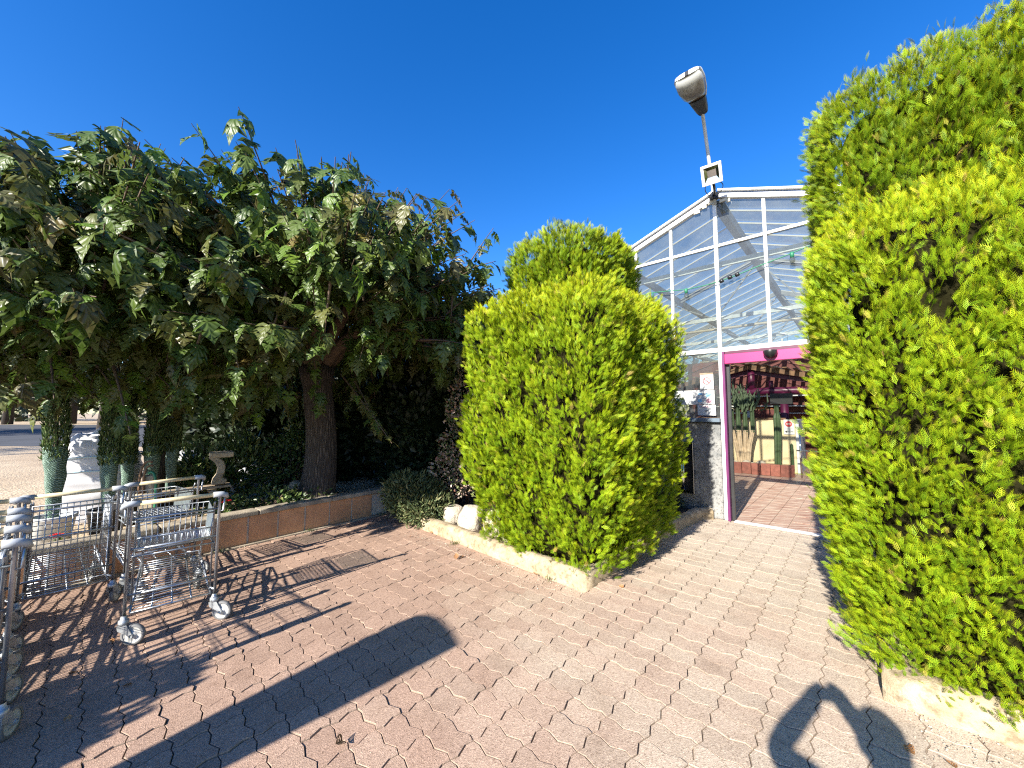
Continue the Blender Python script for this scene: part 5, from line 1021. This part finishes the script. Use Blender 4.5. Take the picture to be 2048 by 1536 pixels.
# grit along the kerb and the wall foot
n = 900; gx = []; r_ = np.random.default_rng(77)
for k in range(n):
    t = r_.random(); q = abs(r_.normal(0, .12)); pz = r_.integers(0, 3)
    p = (W(-2.7 * t, -.02 - q * (1 if t < .9 else 1.6)) if pz == 0 else (wl_pt(2.4 - 5 * t, -.04 - q * .4) if pz == 1 else W(2.05 + 1.2 * t, -.02 - q * 2.2))); gx.append((p.x, p.y, .004))
tet = np.array([(1, 0, 0), (-.5, .87, 0), (-.5, -.87, 0), (0, 0, .9)]); tff = np.array([(0, 1, 3), (1, 2, 3), (2, 0, 3)]); P = np.array(gx); V, F = scatter(tet, tff, P, frames(unit(n) * np.array([1, 1, .2]), np.tile([0, 0, 1.], (n, 1))), r_.uniform(.0025, .008, n)); go = npmesh('loose_grit', V, F, M['stone']); stuff(go); go['label'] = 'loose pale grit along the kerbs and wall foot'; go['category'] = 'grit'

# weeds and moss tufts in the joints by the kerbs and the wall foot
n = 420; r_ = np.random.default_rng(78); gp = []
for k in range(n):
    c = r_.integers(0, 9); base = [W(2.03, .35), W(2.0, .7), W(2.04, 1.5), W(-.4, -.0), W(-1.9, .02), wl_pt(2.3, -.05), wl_pt(1.2, -.05), W(-.02, 2.9), wl_pt(.2, -.05)][c]; p = base + Vector(r_.normal(size=3) * .035); gp.append((p.x, p.y, .0))
P = np.array(gp); V, F = scatter(QV * np.array([.22, 1, 1]), QF, P, frames(unit(n) * .5 + np.array([0, 0, 1.]), unit(n)), r_.uniform(.015, .05, n)); wo = npmesh('weeds', V, F, M['shrub'], None, {'rnd': np.repeat(r_.random(n), 4)}); stuff(wo); wo['label'] = 'tiny weeds in the joints along kerbs and wall'; wo['category'] = 'weeds'

# ------------------------------------------------------------------ behind the camera: banner added as a shadow caster, and photographer (seen only as shadows)
bn = thing('shadow_banner', 'unseen teardrop banner added behind the camera to cast a rounded shadow on the paving', 'banner', (-3.52, -.29, 0)); px_ = Vector((.797, -.605, 0)); 
b = MB(); b.tube([(0, 0, 0), (0, 0, 2.25)], .014, 8); b.build('pole', M['dark_metal'], bn)
poly = [(0, .35), (.20, 1.0), (.40, 1.65), (.51, 2.05), (.60, 2.42), (.40, 2.48), (.22, 2.51), (.12, 2.505), (.04, 2.47), (0, 2.36)]; b = MB(); b.prism(poly, (0, 0, 0), px_, (0, 0, 1), px_.cross(Vector((0, 0, 1))), .004); b.build('fabric', M['banner'], bn)
b = MB(); b.lathe([(0, 0), (.22, 0), (.22, .05), (.03, .07), (.02, .2), (0, .2)], 20); b.build('base', M['dark_metal'], bn)
def photographer():
    root = thing('person', 'photographer in dark clothes with both arms raised, seen only as a shadow on the paving', 'person'); V = []; E = []; Rd = []
    def ch(pts, rs, start=None):
        prev = start
        for p, r in zip(pts, rs):
            V.append(p); Rd.append(r); i = len(V) - 1
            if prev is not None: E.append((prev, i))
            prev = i
        return prev
    X, Y = .05, -.36
    pel = ch([(X, Y, .90)], [.135]); ch_ = ch([(X, Y + .0, 1.06), (X, Y + .0, 1.22), (X, Y, 1.34)], [.125, .145, .14], pel); nk = ch([(X, Y + .01, 1.44), (X, Y + .03, 1.50)], [.06, .055], ch_)
    ch([(X + .0, Y + .05, 1.57), (X, Y + .055, 1.655), (X, Y + .05, 1.72)], [.082, .098, .06], nk)
    for sx in (-1, 1):
        ch([(X + sx * .10, Y, .82), (X + sx * .11, Y + .01, .48), (X + sx * .115, Y - .01, .10), (X + sx * .12, Y + .12, .045)], [.095, .065, .045, .04], pel)
        el = (-.36, -.16, 1.50) if sx < 0 else (.24, -.22, 1.32)
        w = ch([(X + sx * .17, Y + .01, 1.36), el, (sx * .085, -.045, 1.645)], [.085, .066, .044], ch_)
        pm = ch([(sx * .062, -.040, 1.678)], [.044], w)
        for f in range(4): ch([(sx * .050, -.032, 1.665 + f * .018), (sx * .02, -.034, 1.668 + f * .019)], [.013, .010], pm)
        ch([(sx * .045, -.028, 1.63), (sx * .02, -.030, 1.625)], [.012, .010], w)
    me = bpy.data.meshes.new('body'); me.from_pydata(V, E, []); me.skin_vertices.new(name='skin') if hasattr(me.skin_vertices, 'new') else None
    o = bpy.data.objects.new('body', me); COL.objects.link(o); md = o.modifiers.new('skin', 'SKIN'); o.modifiers.new('sub', 'SUBSURF').levels = 2
    if not me.skin_vertices: return root, o
    for i, r in enumerate(Rd): me.skin_vertices[0].data[i].radius = (r, r)
    me.skin_vertices[0].data[0].use_root = True; bpy.context.view_layer.update(); ev = o.evaluated_get(bpy.context.evaluated_depsgraph_get()); nm = bpy.data.meshes.new_from_object(ev); bpy.data.objects.remove(o)
    nm.materials.clear(); nm.materials.append(M['skin']); nm.materials.append(M['jute'])
    for p in nm.polygons:
        c = p.center; p.use_smooth = True; p.material_index = 1 if (c.z < 1.43 or abs(c.x) > .13) and not (c.z > 1.62) else 0
    o = bpy.data.objects.new('body', nm); COL.objects.link(o); o.parent = root
    hb = MB(); hb.lathe([(0, .135), (.06, .12), (.098, .07), (.108, 0), (.10, -.06)], 18, (X, Y + .035, 1.645)); hb.build('hair', M['hair'], root)
    ns = MB(); ns.lathe([(0, .03), (.010, .0), (.016, -.02), (0, -.025)], 8, (X, Y + .155, 1.62), (0, 1, .3)); ns.build('nose', M['skin'], root)
    for sx in (-1, 1): e_ = MB(); e_.lathe([(0, .012), (.011, .006), (.012, 0), (0, -.004)], 10, (X + sx * .034, Y + .14, 1.655), (0, 1, 0)); e_.build('eye', M['black'], root)
    return root, o
photographer()
ph = MB(); ph.box((.0, -.016, 1.655), (.16, .008, .088)); tag(ph.build('phone', M['black'], None, .003), 'black phone held level in the raised hands of the photographer', 'phone')
